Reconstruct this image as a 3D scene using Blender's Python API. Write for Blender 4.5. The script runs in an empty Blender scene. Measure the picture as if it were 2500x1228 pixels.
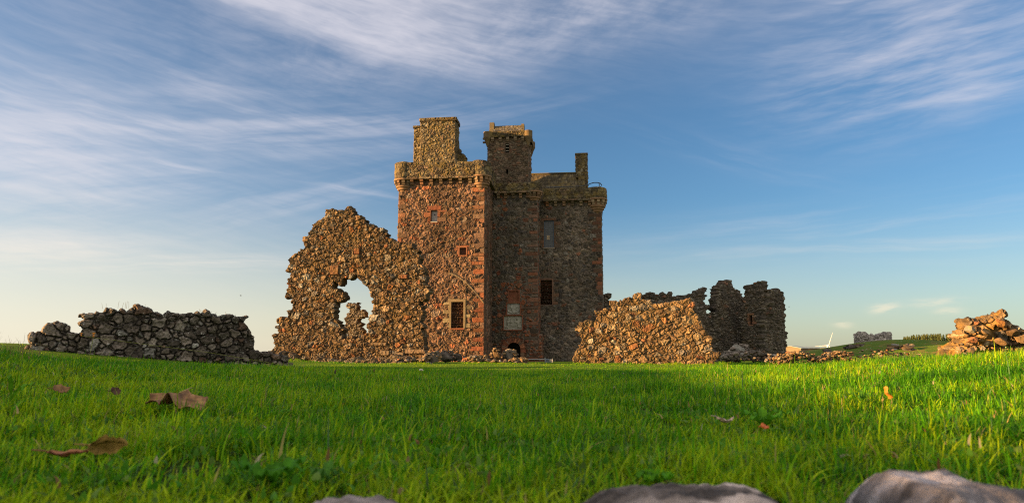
import bpy, bmesh, math, random
import numpy as np
from math import sin, cos, tan, atan2, asin, pi, radians, hypot

# ------------------------------------------------------------------ set-up
scene = bpy.context.scene
COL = scene.collection
F = 1667.0                      # focal length in photo pixels (24 mm on 36 mm, 2500 px wide)
Y0 = 865.0                      # horizon row of the photograph
PITCH = math.atan((Y0 - 614.0) / F)
EYE = 0.62
SUN_AZ = radians(12.0)          # sun stands to the left, this far behind the camera plane
SUN_EL = radians(9.0)
TO_SUN = np.array([-cos(SUN_AZ) * cos(SUN_EL), -sin(SUN_AZ) * cos(SUN_EL), sin(SUN_EL)])


def ray(px, py):
    cx = (px - 1250.0) / F
    cy = (614.0 - py) / F
    return np.array([cx, cos(PITCH) - cy * sin(PITCH), sin(PITCH) + cy * cos(PITCH)])


def P(px, py, D):
    r = ray(px, py)
    p = r * (D / r[1])
    p[2] += EYE
    return p


# ------------------------------------------------------------------ noise
def hsh(i, j, seed):
    i = (np.asarray(i, dtype=np.int64) & 0xFFFFFFFF).astype(np.uint64)
    j = (np.asarray(j, dtype=np.int64) & 0xFFFFFFFF).astype(np.uint64)
    M = np.uint64(0xFFFFFFFF)
    h = (i * np.uint64(374761393) + j * np.uint64(668265263) + np.uint64((seed * 2246822519 + 12345) & 0xFFFFFFFF)) & M
    h = ((h ^ (h >> np.uint64(15))) * np.uint64(2246822519)) & M
    h = ((h ^ (h >> np.uint64(13))) * np.uint64(3266489917)) & M
    h = h ^ (h >> np.uint64(16))
    return h.astype(np.float64) / 4294967296.0


def vn(x, y, seed):
    xi = np.floor(x); yi = np.floor(y)
    fx = x - xi; fy = y - yi
    fx = fx * fx * (3 - 2 * fx); fy = fy * fy * (3 - 2 * fy)
    a = hsh(xi, yi, seed); b = hsh(xi + 1, yi, seed)
    c = hsh(xi, yi + 1, seed); d = hsh(xi + 1, yi + 1, seed)
    return (a * (1 - fx) + b * fx) * (1 - fy) + (c * (1 - fx) + d * fx) * fy - 0.5


def fbm(x, y, seed, octs=4, gain=0.5):
    s = 0; a = 1.0
    for o in range(octs):
        s = s + a * vn(x * 2 ** o + 17.3 * o, y * 2 ** o - 9.1 * o, seed + o * 7)
        a *= gain
    return s


def sstep(a, b, x):
    t = np.clip((x - a) / (b - a), 0, 1)
    return t * t * (3 - 2 * t)


def voro(u, v, sx, sy, seed, jit=0.9, wv=0.5, p=2.6):
    i0 = np.floor(u / sx).astype(np.int64); j0 = np.floor(v / sy).astype(np.int64)
    F1 = np.full(u.shape, 1e9); F2 = np.full(u.shape, 1e9)
    I = np.zeros(u.shape, np.int64); J = np.zeros(u.shape, np.int64)
    CX = np.zeros(u.shape); CY = np.zeros(u.shape)
    m = min(sx, sy)
    for dj in (-2, -1, 0, 1, 2):
        for di in (-2, -1, 0, 1, 2):
            i = i0 + di; j = j0 + dj
            cx = (i + 0.5 + 0.5 * (j & 1) + jit * (hsh(i, j, seed) - 0.5)) * sx
            cy = (j + 0.5 + jit * (hsh(i, j, seed + 1) - 0.5)) * sy
            w = (hsh(i, j, seed + 2) ** 2.5) * wv * m
            ax = 0.85 + 0.5 * hsh(i, j, seed + 3)
            dx = np.abs(u - cx) * sy / sx * 1.15 * ax; dy = np.abs(v - cy)
            d = (dx ** p + dy ** p) ** (1 / p) - w
            n1 = d < F1
            F2 = np.where(n1, F1, np.minimum(F2, d))
            F1 = np.where(n1, d, F1)
            I = np.where(n1, i, I); J = np.where(n1, j, J)
            CX = np.where(n1, cx, CX); CY = np.where(n1, cy, CY)
    return F1, (F2 - F1) * 0.5, I, J, CX, CY


def inpoly(x, y, poly):
    x = np.asarray(x); y = np.asarray(y)
    r = np.zeros(x.shape, bool)
    n = len(poly)
    for k in range(n):
        x1, y1 = poly[k]; x2, y2 = poly[(k + 1) % n]
        if y1 == y2:
            continue
        c = ((y1 > y) != (y2 > y)) & (x < (x2 - x1) * (y - y1) / (y2 - y1) + x1)
        r ^= c
    return r


# ------------------------------------------------------------------ mesh buffer
class Buf:
    def __init__(s):
        s.v = []; s.f = []; s.c = []; s.n = 0

    def add(s, v, f, c):
        """v (N,3); f list of int arrays (M,k); c (N,3) or one colour"""
        v = np.asarray(v, float)
        c = np.asarray(c, float)
        if c.ndim == 1:
            c = np.tile(c, (len(v), 1))
        s.v.append(v); s.c.append(c)
        for a in (f if isinstance(f, list) else [f]):
            a = np.asarray(a, np.int64)
            if len(a):
                s.f.append(a + s.n)
        s.n += len(v)

    def box(s, lo, hi, col, fr=None):
        x0, y0, z0 = lo; x1, y1, z1 = hi
        v = np.array([[x0, y0, z0], [x1, y0, z0], [x1, y1, z0], [x0, y1, z0], [x0, y0, z1], [x1, y0, z1], [x1, y1, z1], [x0, y1, z1]], float)
        if fr is not None:
            v = fr(v[:, 0], v[:, 1], v[:, 2])
        s.add(v, np.array([[0, 3, 2, 1], [4, 5, 6, 7], [0, 1, 5, 4], [1, 2, 6, 5], [2, 3, 7, 6], [3, 0, 4, 7]]), col)

    def tube(s, pts, r, col, k=8):
        pts = [np.asarray(p, float) for p in pts]
        rs = r if hasattr(r, '__len__') else [r] * len(pts)
        V = []
        for i, p in enumerate(pts):
            t = pts[min(i + 1, len(pts) - 1)] - pts[max(i - 1, 0)]
            t = t / (np.linalg.norm(t) + 1e-9)
            a = np.cross(t, [0, 0, 1] if abs(t[2]) < .9 else [1, 0, 0]); a /= np.linalg.norm(a)
            b = np.cross(t, a)
            for q in range(k):
                an = 2 * pi * q / k
                V.append(p + rs[i] * (cos(an) * a + sin(an) * b))
        fs = []
        for i in range(len(pts) - 1):
            for q in range(k):
                fs.append([i * k + q, i * k + (q + 1) % k, (i + 1) * k + (q + 1) % k, (i + 1) * k + q])
        s.add(V, [np.array(fs), np.array([list(range(k))[::-1]]), np.array([[(len(pts) - 1) * k + q for q in range(k)]])], col)

    def verts(s):
        return np.concatenate(s.v)


def make_mesh(name, buf, mat, origin, smooth=False):
    v = buf.verts() - np.asarray(origin)[None]
    c = np.concatenate(buf.c)
    me = bpy.data.meshes.new(name)
    me.vertices.add(len(v)); me.vertices.foreach_set('co', v.astype(np.float32).ravel())
    nl = sum(a.size for a in buf.f); nf = sum(len(a) for a in buf.f)
    me.loops.add(nl); me.polygons.add(nf)
    me.loops.foreach_set('vertex_index', np.concatenate([a.ravel() for a in buf.f]).astype(np.int32))
    tot = np.concatenate([np.full(len(a), a.shape[1], np.int32) for a in buf.f])
    st = np.concatenate([[0], np.cumsum(tot)[:-1]]).astype(np.int32)
    me.polygons.foreach_set('loop_start', st)
    try:
        me.polygons.foreach_set('loop_total', tot)
    except Exception:
        pass
    me.update(calc_edges=True)
    at = me.color_attributes.new('tone', 'FLOAT_COLOR', 'POINT')
    at.data.foreach_set('color', np.concatenate([c, np.ones((len(c), 1))], 1).astype(np.float32).ravel())
    me.polygons.foreach_set('use_smooth', np.full(nf, smooth, bool))
    me.materials.append(mat)
    me.validate()
    return me


WLOC = {}


def tag(o, label=None, cat=None, group=None, kind=None):
    if label: o['label'] = label
    if cat: o['category'] = cat
    if group: o['group'] = group
    if kind: o['kind'] = kind
    return o


def build(name, buf, mat, parent=None, origin=None, label=None, cat=None, group=None, kind=None, smooth=False):
    if origin is None:
        if parent is not None:
            origin = WLOC[parent.name]
        else:
            v = buf.verts(); origin = np.array([v[:, 0].mean(), v[:, 1].mean(), v[:, 2].min()])
    origin = np.asarray(origin, float)
    me = make_mesh(name, buf, mat, origin, smooth)
    o = bpy.data.objects.new(name, me); COL.objects.link(o)
    WLOC[o.name] = origin
    if parent is not None:
        o.parent = parent; o.location = origin - WLOC[parent.name]
    else:
        o.location = origin
    if parent is None and kind is None:
        kind = 'thing'
    return tag(o, label, cat, group, kind)


def thing(name, loc, label, cat, group=None):
    o = bpy.data.objects.new(name, None); COL.objects.link(o)
    o.location = loc; WLOC[o.name] = np.asarray(loc, float); o.empty_display_size = .3
    return tag(o, label, cat, group, 'thing')


# ------------------------------------------------------------------ node helper
class NT:
    def __init__(s, tree):
        s.t = tree; s.n = tree.nodes; s.l = tree.links

    def new(s, kind, **kw):
        nd = s.n.new(kind)
        for k, v in kw.items():
            setattr(nd, k, v)
        return nd

    def put(s, sock, val):
        if isinstance(val, bpy.types.NodeSocket):
            s.l.new(val, sock)
        else:
            sock.default_value = val

    def m(s, op, a, b=0.0, c=0.0, clamp=False):
        nd = s.new('ShaderNodeMath', operation=op, use_clamp=clamp)
        s.put(nd.inputs[0], a); s.put(nd.inputs[1], b)
        if op in ('MULTIPLY_ADD', 'COMPARE', 'SMOOTH_MIN', 'SMOOTH_MAX'):
            s.put(nd.inputs[2], c)
        return nd.outputs[0]

    def ss(s, a, b, x):
        nd = s.new('ShaderNodeMapRange', interpolation_type='SMOOTHSTEP')
        s.put(nd.inputs['Value'], x); nd.inputs['From Min'].default_value = a; nd.inputs['From Max'].default_value = b
        return nd.outputs[0]

    def noise(s, vec, scale, detail=4, rough=.55, dist=0.0, w=None):
        nd = s.new('ShaderNodeTexNoise', noise_dimensions='3D')
        s.put(nd.inputs['Vector'], vec); nd.inputs['Scale'].default_value = scale
        nd.inputs['Detail'].default_value = detail; nd.inputs['Roughness'].default_value = rough
        nd.inputs['Distortion'].default_value = dist
        return nd.outputs['Fac']

    def mix(s, fac, a, b, blend='MIX'):
        nd = s.new('ShaderNodeMix', data_type='RGBA', blend_type=blend)
        s.put(nd.inputs[0], fac)
        for k, v in ((6, a), (7, b)):
            if not isinstance(v, bpy.types.NodeSocket) and len(v) == 3:
                v = (*v, 1)
            s.put(nd.inputs[k], v)
        return nd.outputs[2]

    def comb(s, x, y, z=0.0):
        nd = s.new('ShaderNodeCombineXYZ')
        s.put(nd.inputs[0], x); s.put(nd.inputs[1], y); s.put(nd.inputs[2], z)
        return nd.outputs[0]


def material(name):
    mt = bpy.data.materials.new(name); mt.use_nodes = True
    nt = NT(mt.node_tree)
    b = mt.node_tree.nodes['Principled BSDF']
    b.inputs['Specular IOR Level'].default_value = .2
    return mt, nt, b


def stone_mat(name, lichen=.25, lcol=(.42, .40, .36), moss=0.0, mcol=(.16, .12, .03), bump=.6, lscale=9.0, gain=1.0):
    mt, nt, b = material(name)
    tc = nt.new('ShaderNodeTexCoord').outputs['Object']
    at = nt.new('ShaderNodeAttribute', attribute_name='tone').outputs['Color']
    n1 = nt.noise(tc, 3.0, 6, .65)
    n2 = nt.noise(tc, 22.0, 5, .7)
    k = nt.m('MULTIPLY', nt.m('MULTIPLY_ADD', n1, 1.1, .45), nt.m('MULTIPLY_ADD', n2, 1.2, .4))
    k = nt.m('MULTIPLY', k, gain)
    c = nt.mix(1.0, at, nt.comb(k, k, k), 'MULTIPLY')
    if moss:
        c = nt.mix(nt.m('MULTIPLY', nt.ss(.47, .62, nt.noise(tc, 1.7, 5, .7)), moss), c, mcol)
    if lichen:
        l1 = nt.ss(.56, .66, nt.noise(tc, lscale, 6, .75))
        l2 = nt.ss(.42, .6, nt.noise(tc, 1.1, 3, .6))
        c = nt.mix(nt.m('MULTIPLY', nt.m('MULTIPLY', l1, l2), lichen), c, lcol)
    nt.l.new(c, b.inputs['Base Color'])
    b.inputs['Roughness'].default_value = .92
    bp = nt.new('ShaderNodeBump'); bp.inputs['Strength'].default_value = bump; bp.inputs['Distance'].default_value = .04
    nt.l.new(nt.noise(tc, 14.0, 7, .72), bp.inputs['Height'])
    nt.l.new(bp.outputs[0], b.inputs['Normal'])
    return mt


def plain_mat(name, col, rough=.6, metal=0.0, var=.25, scale=8.0, bump=.2, spec=.3):
    mt, nt, b = material(name)
    tc = nt.new('ShaderNodeTexCoord').outputs['Object']
    k = nt.m('MULTIPLY_ADD', nt.noise(tc, scale, 5, .6), 2 * var, 1 - var)
    c = nt.mix(1.0, (*col, 1), nt.comb(k, k, k), 'MULTIPLY')
    nt.l.new(c, b.inputs['Base Color'])
    b.inputs['Roughness'].default_value = rough; b.inputs['Metallic'].default_value = metal
    b.inputs['Specular IOR Level'].default_value = spec
    if bump:
        bp = nt.new('ShaderNodeBump'); bp.inputs['Strength'].default_value = bump; bp.inputs['Distance'].default_value = .02
        nt.l.new(nt.noise(tc, scale * 4, 5, .6), bp.inputs['Height']); nt.l.new(bp.outputs[0], b.inputs['Normal'])
    return mt


def leaf_mat(name, trans=.4, var=.35, scale=30.0, rough=.45, spec=.25):
    """thin leaves and blades: colour from the attribute, part of the light goes through"""
    mt, nt, b = material(name)
    out = mt.node_tree.nodes['Material Output']
    at = nt.new('ShaderNodeAttribute', attribute_name='tone').outputs['Color']
    tc = nt.new('ShaderNodeTexCoord').outputs['Object']
    k = nt.m('MULTIPLY_ADD', nt.noise(tc, scale, 3, .6), 2 * var, 1 - var)
    c = nt.mix(1.0, at, nt.comb(k, k, k), 'MULTIPLY')
    nt.l.new(c, b.inputs['Base Color']); b.inputs['Roughness'].default_value = rough
    b.inputs['Specular IOR Level'].default_value = spec
    tr = nt.new('ShaderNodeBsdfTranslucent'); nt.l.new(c, tr.inputs['Color'])
    mx = nt.new('ShaderNodeMixShader'); mx.inputs[0].default_value = trans
    nt.l.new(b.outputs[0], mx.inputs[1]); nt.l.new(tr.outputs[0], mx.inputs[2]); nt.l.new(mx.outputs[0], out.inputs['Surface'])
    return mt


M_TOWER = stone_mat('tower_rubble', .30, (.40, .37, .32), moss=.15, mcol=(.10, .08, .03), bump=.7, gain=0.375)
M_PARAPET = stone_mat('parapet_stone', .55, (.40, .36, .25), moss=.55, mcol=(.17, .12, .035), bump=.6, gain=0.32)
M_GABLE = stone_mat('gable_rubble', .6, (.46, .43, .36), moss=.3, mcol=(.14, .09, .025), bump=.8, lscale=5, gain=0.335)
M_GREY = stone_mat('grey_lichen_rubble', .85, (.46, .46, .45), moss=.25, mcol=(.05, .04, .02), bump=.8, lscale=6.5, gain=0.6)
M_FARGREY = stone_mat('far_grey_masonry', .4, (.4, .37, .35), bump=.6, gain=.62)
M_CAIRN = stone_mat('golden_lichen_rubble', .3, (.46, .40, .28), moss=.5, mcol=(.30, .17, .03), bump=.8, lscale=14, gain=.5)
M_RUIN = stone_mat('shaded_ruin_rubble', .6, (.40, .39, .36), moss=.35, mcol=(.09, .06, .025), bump=.7, lscale=6, gain=0.6)
M_GOLD = stone_mat('courtyard_rubble', .35, (.48, .43, .33), moss=.25, mcol=(.20, .12, .03), bump=.8, lscale=7, gain=0.36)
M_SAND = stone_mat('red_sandstone', .35, (.30, .25, .2), moss=.3, mcol=(.14, .09, .05), bump=.6, gain=.45)
M_PALE = stone_mat('pale_sandstone', .3, (.40, .38, .32), bump=.5, gain=.62)
M_SLAB = stone_mat('stone_slab_roof', .4, (.30, .26, .17), moss=.5, mcol=(.15, .11, .04), bump=.5, gain=.36)
M_ROCK = stone_mat('foreground_rock', .75, (.42, .39, .38), moss=.3, mcol=(.09, .075, .07), bump=.9, lscale=24, gain=1.05)
M_METAL = plain_mat('galvanised_metal', (.32, .33, .35), .45, .8, .15)
M_DARKMETAL = plain_mat('dark_rail_metal', (.05, .07, .10), .4, .7, .1)
M_LEAD = plain_mat('lead_lattice', (.10, .105, .12), .6, .4, .2)
M_GLASS = plain_mat('window_glass', (.04, .05, .06), .2, 0, .3, 6, .1, .35)
M_WOOD = plain_mat('weathered_board', (.24, .24, .25), .7, 0, .3)
M_BLACK = plain_mat('dark_interior', (.012, .010, .009), .9, 0, .2)
M_WHITE = plain_mat('turbine_white', (.78, .77, .74), .4, 0, .05)
M_SHED = plain_mat('shed_cladding', (.10, .08, .045), .6, 0, .2, .5)
M_SHEDROOF = plain_mat('shed_roofing', (.22, .27, .27), .6, 0, .2, .4)
M_GRASS = leaf_mat('grass_blade', .45, .3, 9.0, .55, .12)
M_LEAF = leaf_mat('fallen_leaf', .22, .45, 45.0, .6)
M_WEED = leaf_mat('weed_leaf', .35, .3, 60.0, .6, .1)
M_TREE = leaf_mat('conifer_needles', .1, .4, .6, .8)
M_PETAL = leaf_mat('flower_head', .2, .2, 60.0, .6)
M_BIRD = plain_mat('dark_feathers', (.03, .03, .03), .8, 0, .2)

# ------------------------------------------------------------------ masonry panels
GREYBROWN = [((.20, .165, .13), 3), ((.27, .215, .165), 3), ((.15, .125, .105), 2), ((.34, .27, .20), 1.5), ((.30, .19, .135), 1.2), ((.38, .33, .28), .6)]
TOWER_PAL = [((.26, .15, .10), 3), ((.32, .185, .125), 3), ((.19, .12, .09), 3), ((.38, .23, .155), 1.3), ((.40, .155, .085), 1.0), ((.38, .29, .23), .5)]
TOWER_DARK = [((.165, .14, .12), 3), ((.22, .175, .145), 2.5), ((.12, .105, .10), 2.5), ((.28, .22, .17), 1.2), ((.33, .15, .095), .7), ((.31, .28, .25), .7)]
QUOIN_PAL = [((.40, .19, .11), 2), ((.38, .23, .16), 2), ((.44, .17, .085), 1.2), ((.33, .22, .16), 1.5), ((.42, .27, .18), 1)]
DULL_RED = [((.30, .14, .09), 2), ((.25, .15, .11), 2), ((.34, .13, .075), 1.2), ((.22, .16, .125), 1.5)]
RED_PAL = [((.42, .145, .07), 3), ((.48, .19, .10), 2), ((.35, .12, .07), 2), ((.38, .22, .15), 1.2)]
PARAPET_PAL = [((.24, .20, .13), 3), ((.30, .25, .16), 2), ((.20, .15, .10), 2), ((.33, .23, .16), 1)]
GABLE_PAL = [((.29, .185, .10), 3), ((.36, .235, .135), 2.5), ((.20, .13, .08), 3), ((.44, .31, .19), 1), ((.38, .155, .07), .9), ((.48, .44, .37), .6), ((.25, .22, .19), 1.5)]
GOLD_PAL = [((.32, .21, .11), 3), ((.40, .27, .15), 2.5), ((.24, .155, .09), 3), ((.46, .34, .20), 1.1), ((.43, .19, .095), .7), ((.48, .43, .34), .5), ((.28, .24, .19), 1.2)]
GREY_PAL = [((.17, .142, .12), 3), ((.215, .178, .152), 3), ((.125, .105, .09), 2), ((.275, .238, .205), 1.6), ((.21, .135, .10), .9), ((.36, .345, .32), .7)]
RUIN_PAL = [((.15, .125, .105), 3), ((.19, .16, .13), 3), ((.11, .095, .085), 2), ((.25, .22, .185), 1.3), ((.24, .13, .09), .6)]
CARVE = (.40, .385, .33)


def pick(pal, r, r2):
    w = np.array([p[1] for p in pal], float); w = np.cumsum(w / w.sum())
    cols = np.array([p[0] for p in pal])
    k = np.minimum(np.searchsorted(w, r), len(pal) - 1)
    return cols[k] * (0.55 + 0.9 * r2)[..., None]


SPEC = dict(sx=.36, sy=.25, depth=.07, ew=.05, rough=.03, pal=TOWER_PAL, mortar=(.20, .155, .12), tilt=.25, wv=.6, p=2.6, jit=.9, fine=.5, mdepth=0.0)


def heights(U, V, spec, seed, feats):
    s = dict(SPEC); s.update(spec)
    wu = U + .07 * vn(U * 4, V * 4, seed + 50) + .05 * vn(U * 11, V * 11, seed + 52); wvv = V + .06 * vn(U * 4, V * 4, seed + 51) + .04 * vn(U * 11, V * 11, seed + 53)
    F1, E, I, J, CX, CY = voro(wu, wvv, s['sx'], s['sy'], seed, s['jit'], s['wv'], s['p'])
    r = [hsh(I, J, seed + 10 + k) for k in range(6)]
    prof = sstep(0.0, s['ew'], E - .008)
    h = prof * s['depth'] * (.35 + .9 * r[0])
    h += prof * s['tilt'] * ((r[1] - .5) * (U - CX) + (r[2] - .5) * (V - CY))
    h += s['rough'] * (fbm(U * 6, V * 6, seed + 70, 4, .65)) * (0.4 + prof)
    if 'colfn' in s:
        col = s['colfn'](CX, CY, r[3], r[4])
    else:
        col = pick(s['pal'], r[3], r[4])
    mort = np.array(s['mortar'])
    if s['fine']:
        f1, e2, i2, j2, c2x, c2y = voro(wu, wvv, s['sx'] * .38, s['sy'] * .38, seed + 200, .9, .4, 2.3)
        pf = sstep(0.0, .02, e2 - .003)
        h += (1 - prof) * pf * s['depth'] * .45 * hsh(i2, j2, seed + 201)
        mcol = pick(s['pal'], hsh(i2, j2, seed + 202), hsh(i2, j2, seed + 203))
        mort = mort * (1 - .55 * pf[..., None]) + mcol * .55 * pf[..., None]
    col = col * prof[..., None] + mort * (1 - prof[..., None])
    h -= s['mdepth'] * (1 - prof)
    col = col * (1 + .9 * fbm(U * 13, V * 13, seed + 75, 3, .7))[..., None].clip(.3, 2) * (1 + .55 * fbm(U * .55, V * .3, seed + 76, 3))[..., None].clip(.4, 1.7)
    for ft in feats:
        u0, u1, v0, v1 = ft['r']
        uu = (U - u0) / (u1 - u0); vv = (V - v0) / (v1 - v0)
        if 'mask' in ft:
            mk = ft['mask'](uu, vv)
        else:
            mk = (uu >= 0) & (uu <= 1) & (vv >= 0) & (vv <= 1)
        if not mk.any():
            continue
        d = np.minimum(np.minimum(U - u0, u1 - U), np.minimum(V - v0, v1 - V))
        ew = ft.get('ew', .03)
        pr = sstep(0.0, ew, d - .004) if ew else np.ones_like(d)
        fh = ft.get('h', .02)
        fh = fh(uu, vv) if callable(fh) else fh
        fc = ft.get('col')
        hh = fh * pr + ft.get('rough', .015) * fbm(U * 7, V * 7, seed + 90, 3) + (1 - pr) * (-.015 if ew else 0)
        h = np.where(mk, hh, h)
        if fc is not None:
            fc = fc(uu, vv) if callable(fc) else np.array(fc)
            cc = fc * pr[..., None] + mort * (1 - pr[..., None])
            col = np.where(mk[..., None], cc, col)
    return h, col, CX, CY, E


def panel(buf, mapfn, u0, u1, v0, v1, res, seed, spec={}, feats=(), fade=.05):
    nu = max(2, int(math.ceil((u1 - u0) / res)) + 1); nv = max(2, int(math.ceil((v1 - v0) / res)) + 1)
    U, V = np.meshgrid(np.linspace(u0, u1, nu), np.linspace(v0, v1, nv))
    h, col, *_ = heights(U, V, spec, seed, feats)
    if fade:
        d = np.minimum(np.minimum(U - u0, u1 - U), np.minimum(V - v0, v1 - V))
        h = h * sstep(-.001, fade, d)
    v = mapfn(U.ravel(), V.ravel(), h.ravel())
    k = np.arange(nu * nv).reshape(nv, nu)
    q = np.stack([k[:-1, :-1], k[:-1, 1:], k[1:, 1:], k[1:, :-1]], -1).reshape(-1, 4)
    buf.add(v, q, col.reshape(-1, 3))


def ruin(buf, mapfn, poly, holes, thick, res, seed, spec={}, feats=(), layers=5, rim=.10, rf=3.1):
    """free-standing broken wall: stones whose middle lies inside the outline, a rough rim, a front and a back"""
    poly = [tuple(p) for p in poly]
    xs = [p[0] for p in poly]; ys = [p[1] for p in poly]
    u0, u1, v0, v1 = min(xs) - .5, max(xs) + .5, min(ys) - .1, max(ys) + .5
    nu = int((u1 - u0) / res) + 1; nv = int((v1 - v0) / res) + 1
    U, V = np.meshgrid(np.linspace(u0, u1, nu), np.linspace(v0, v1, nv))
    h, col, CX, CY, E = heights(U, V, spec, seed, feats)
    m = inpoly(CX, CY, poly)
    for hl in holes:
        m &= ~inpoly(CX, CY, hl)
    # fine crumble at the rim: mortar points near the edge fall away
    mi = m.astype(float)
    bl = mi.copy()
    for _ in range(3):
        p = np.pad(bl, 1, mode='edge')
        bl = (p[:-2, 1:-1] + p[2:, 1:-1] + p[1:-1, :-2] + p[1:-1, 2:] + p[1:-1, 1:-1]) / 5
    m &= (bl + .55 * vn(U * 9, V * 9, seed + 33)) > .42
    gy, gx = np.gradient(bl)
    gl = np.sqrt(gx ** 2 + gy ** 2) + 1e-6
    ox = -gx / gl; oy = -gy / gl
    qm = m[:-1, :-1] & m[:-1, 1:] & m[1:, 1:] & m[1:, :-1]
    k = np.arange(nu * nv).reshape(nv, nu)
    q = np.stack([k[:-1, :-1], k[:-1, 1:], k[1:, 1:], k[1:, :-1]], -1)[qm]
    used = np.unique(q)
    remap = -np.ones(nu * nv, np.int64); remap[used] = np.arange(len(used))
    q = remap[q]
    uu = U.ravel()[used]; vv = V.ravel()[used]; hh = h.ravel()[used]; cc = col.reshape(-1, 3)[used]
    rnd = sstep(.0, .95, bl.ravel()[used])
    hf = hh - .12 * (1 - rnd) ** 1.5 * 1.2
    front = mapfn(uu, vv, hf)
    hb = .5 * hh + .05 * fbm(uu * 3, vv * 3, seed + 5, 3)
    back = mapfn(uu, vv, -thick - hb)
    # boundary edges
    ed = np.concatenate([q[:, [0, 1]], q[:, [1, 2]], q[:, [2, 3]], q[:, [3, 0]]])
    key = np.minimum(ed[:, 0], ed[:, 1]) * (len(used) + 1) + np.maximum(ed[:, 0], ed[:, 1])
    _, inv, cnt = np.unique(key, return_inverse=True, return_counts=True)
    be = ed[cnt[inv] == 1]
    bv = np.unique(be)
    bm = -np.ones(len(used), np.int64); bm[bv] = np.arange(len(bv))
    V_all = [front, back]; C_all = [cc, cc]
    n = len(used); nb = len(bv)
    bu, bvv = uu[bv], vv[bv]
    nx = ox.ravel()[used][bv]; ny = oy.ravel()[used][bv]
    along = bu * .7 + bvv
    for L in range(1, layers + 1):
        t = L / (layers + 1)
        dpt = -thick * t
        a = rim * (fbm(along * rf + 50, np.full(nb, dpt * rf), seed + 40, 3) + .25 - abs(t - .5) * .35)
        V_all.append(mapfn(bu + nx * a, bvv + ny * a, hf[bv] * (1 - t) + dpt))
        tone = .7 + .6 * hsh(np.floor(along * rf * 1.06), np.full(nb, L // 2), seed + 44)
        C_all.append(cc[bv] * tone[:, None])
    faces = [q, q[:, ::-1] + n]

    def idx(L, e):
        if L == 0: return e
        if L == layers + 1: return e + n
        return 2 * n + (L - 1) * nb + bm[e]
    for L in range(layers + 1):
        faces.append(np.stack([idx(L, be[:, 1]), idx(L, be[:, 0]), idx(L + 1, be[:, 0]), idx(L + 1, be[:, 1])], -1))
    buf.add(np.concatenate(V_all), faces, np.concatenate(C_all))


def vertical_plane(a, b):
    """wall plane through ground points a and b; returns mapfn and a pixel -> (u, v) function"""
    a = np.array(a[:2], float); b = np.array(b[:2], float)
    d = (b - a) / np.linalg.norm(b - a)
    n = np.array([d[1], -d[0]])            # towards the camera for a wall running left to right

    def mp(u, v, h):
        return np.stack([a[0] + d[0] * u + n[0] * h, a[1] + d[1] * u + n[1] * h, v + 0 * u], -1)

    def uv(px, py):
        r = ray(px, py)
        t = (a @ n) / (r[:2] @ n)
        p = r * t
        return ((p[:2] - a) @ d, p[2] + EYE)
    return mp, uv


# ------------------------------------------------------------------ rocks
def ico(sub):
    bm = bmesh.new(); bmesh.ops.create_icosphere(bm, subdivisions=sub, radius=1)
    v = np.array([x.co[:] for x in bm.verts]); f = np.array([[x.index for x in fc.verts] for fc in bm.faces]); bm.free()
    return v, f


ICO = {k: ico(k) for k in (2, 3, 4, 5)}


def rock(buf, c, size, rng, pal=GREY_PAL, sub=3, rot=None, facets=13, rough=.06, col=None):
    v, f = ICO[sub]
    v = v.copy()
    for _ in range(facets):
        n = rng.normal(size=3); n /= np.linalg.norm(n)
        d = rng.uniform(.42, .8)
        p = v @ n
        v -= n[None] * (np.maximum(0, p - d) * .95)[:, None]
    o = rng.uniform(0, 50, 3)
    v *= (1 + rough * 2 * fbm(v[:, 0] * 2.5 + o[0] + v[:, 2], v[:, 1] * 2.5 + o[1] - v[:, 2], int(o[2] * 10), 3))[:, None]
    v *= np.asarray(size)[None]
    ang = rng.uniform(0, 2 * pi) if rot is None else rot
    tl = rng.uniform(-.25, .25)
    ca, sa = cos(ang), sin(ang)
    R = np.array([[ca, -sa, 0], [sa, ca, 0], [0, 0, 1]]) @ np.array([[1, 0, 0], [0, cos(tl), -sin(tl)], [0, sin(tl), cos(tl)]])
    v = v @ R.T + np.asarray(c)[None]
    if col is None:
        col = pick(pal, np.array([rng.random()]), np.array([rng.random()]))[0]
    buf.add(v, f, col)


# ------------------------------------------------------------------ terrain
PROF_PX = np.array([-900, -300, 0, 100, 200, 400, 600, 800, 1000, 1250, 1500, 1700, 1800, 2000, 2200, 2400, 2500, 2800, 3400], float)
PROF_PY = np.array([838, 838, 842, 853, 861, 872, 881, 888, 894, 901, 899, 893, 889, 880, 865, 851, 845, 836, 832], float)
GRASS_H = .055


def rel(x, y, cx, cy, sx, sy):
    return np.exp(-((x - cx) / sx) ** 2 - ((y - cy) / sy) ** 2)


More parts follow.
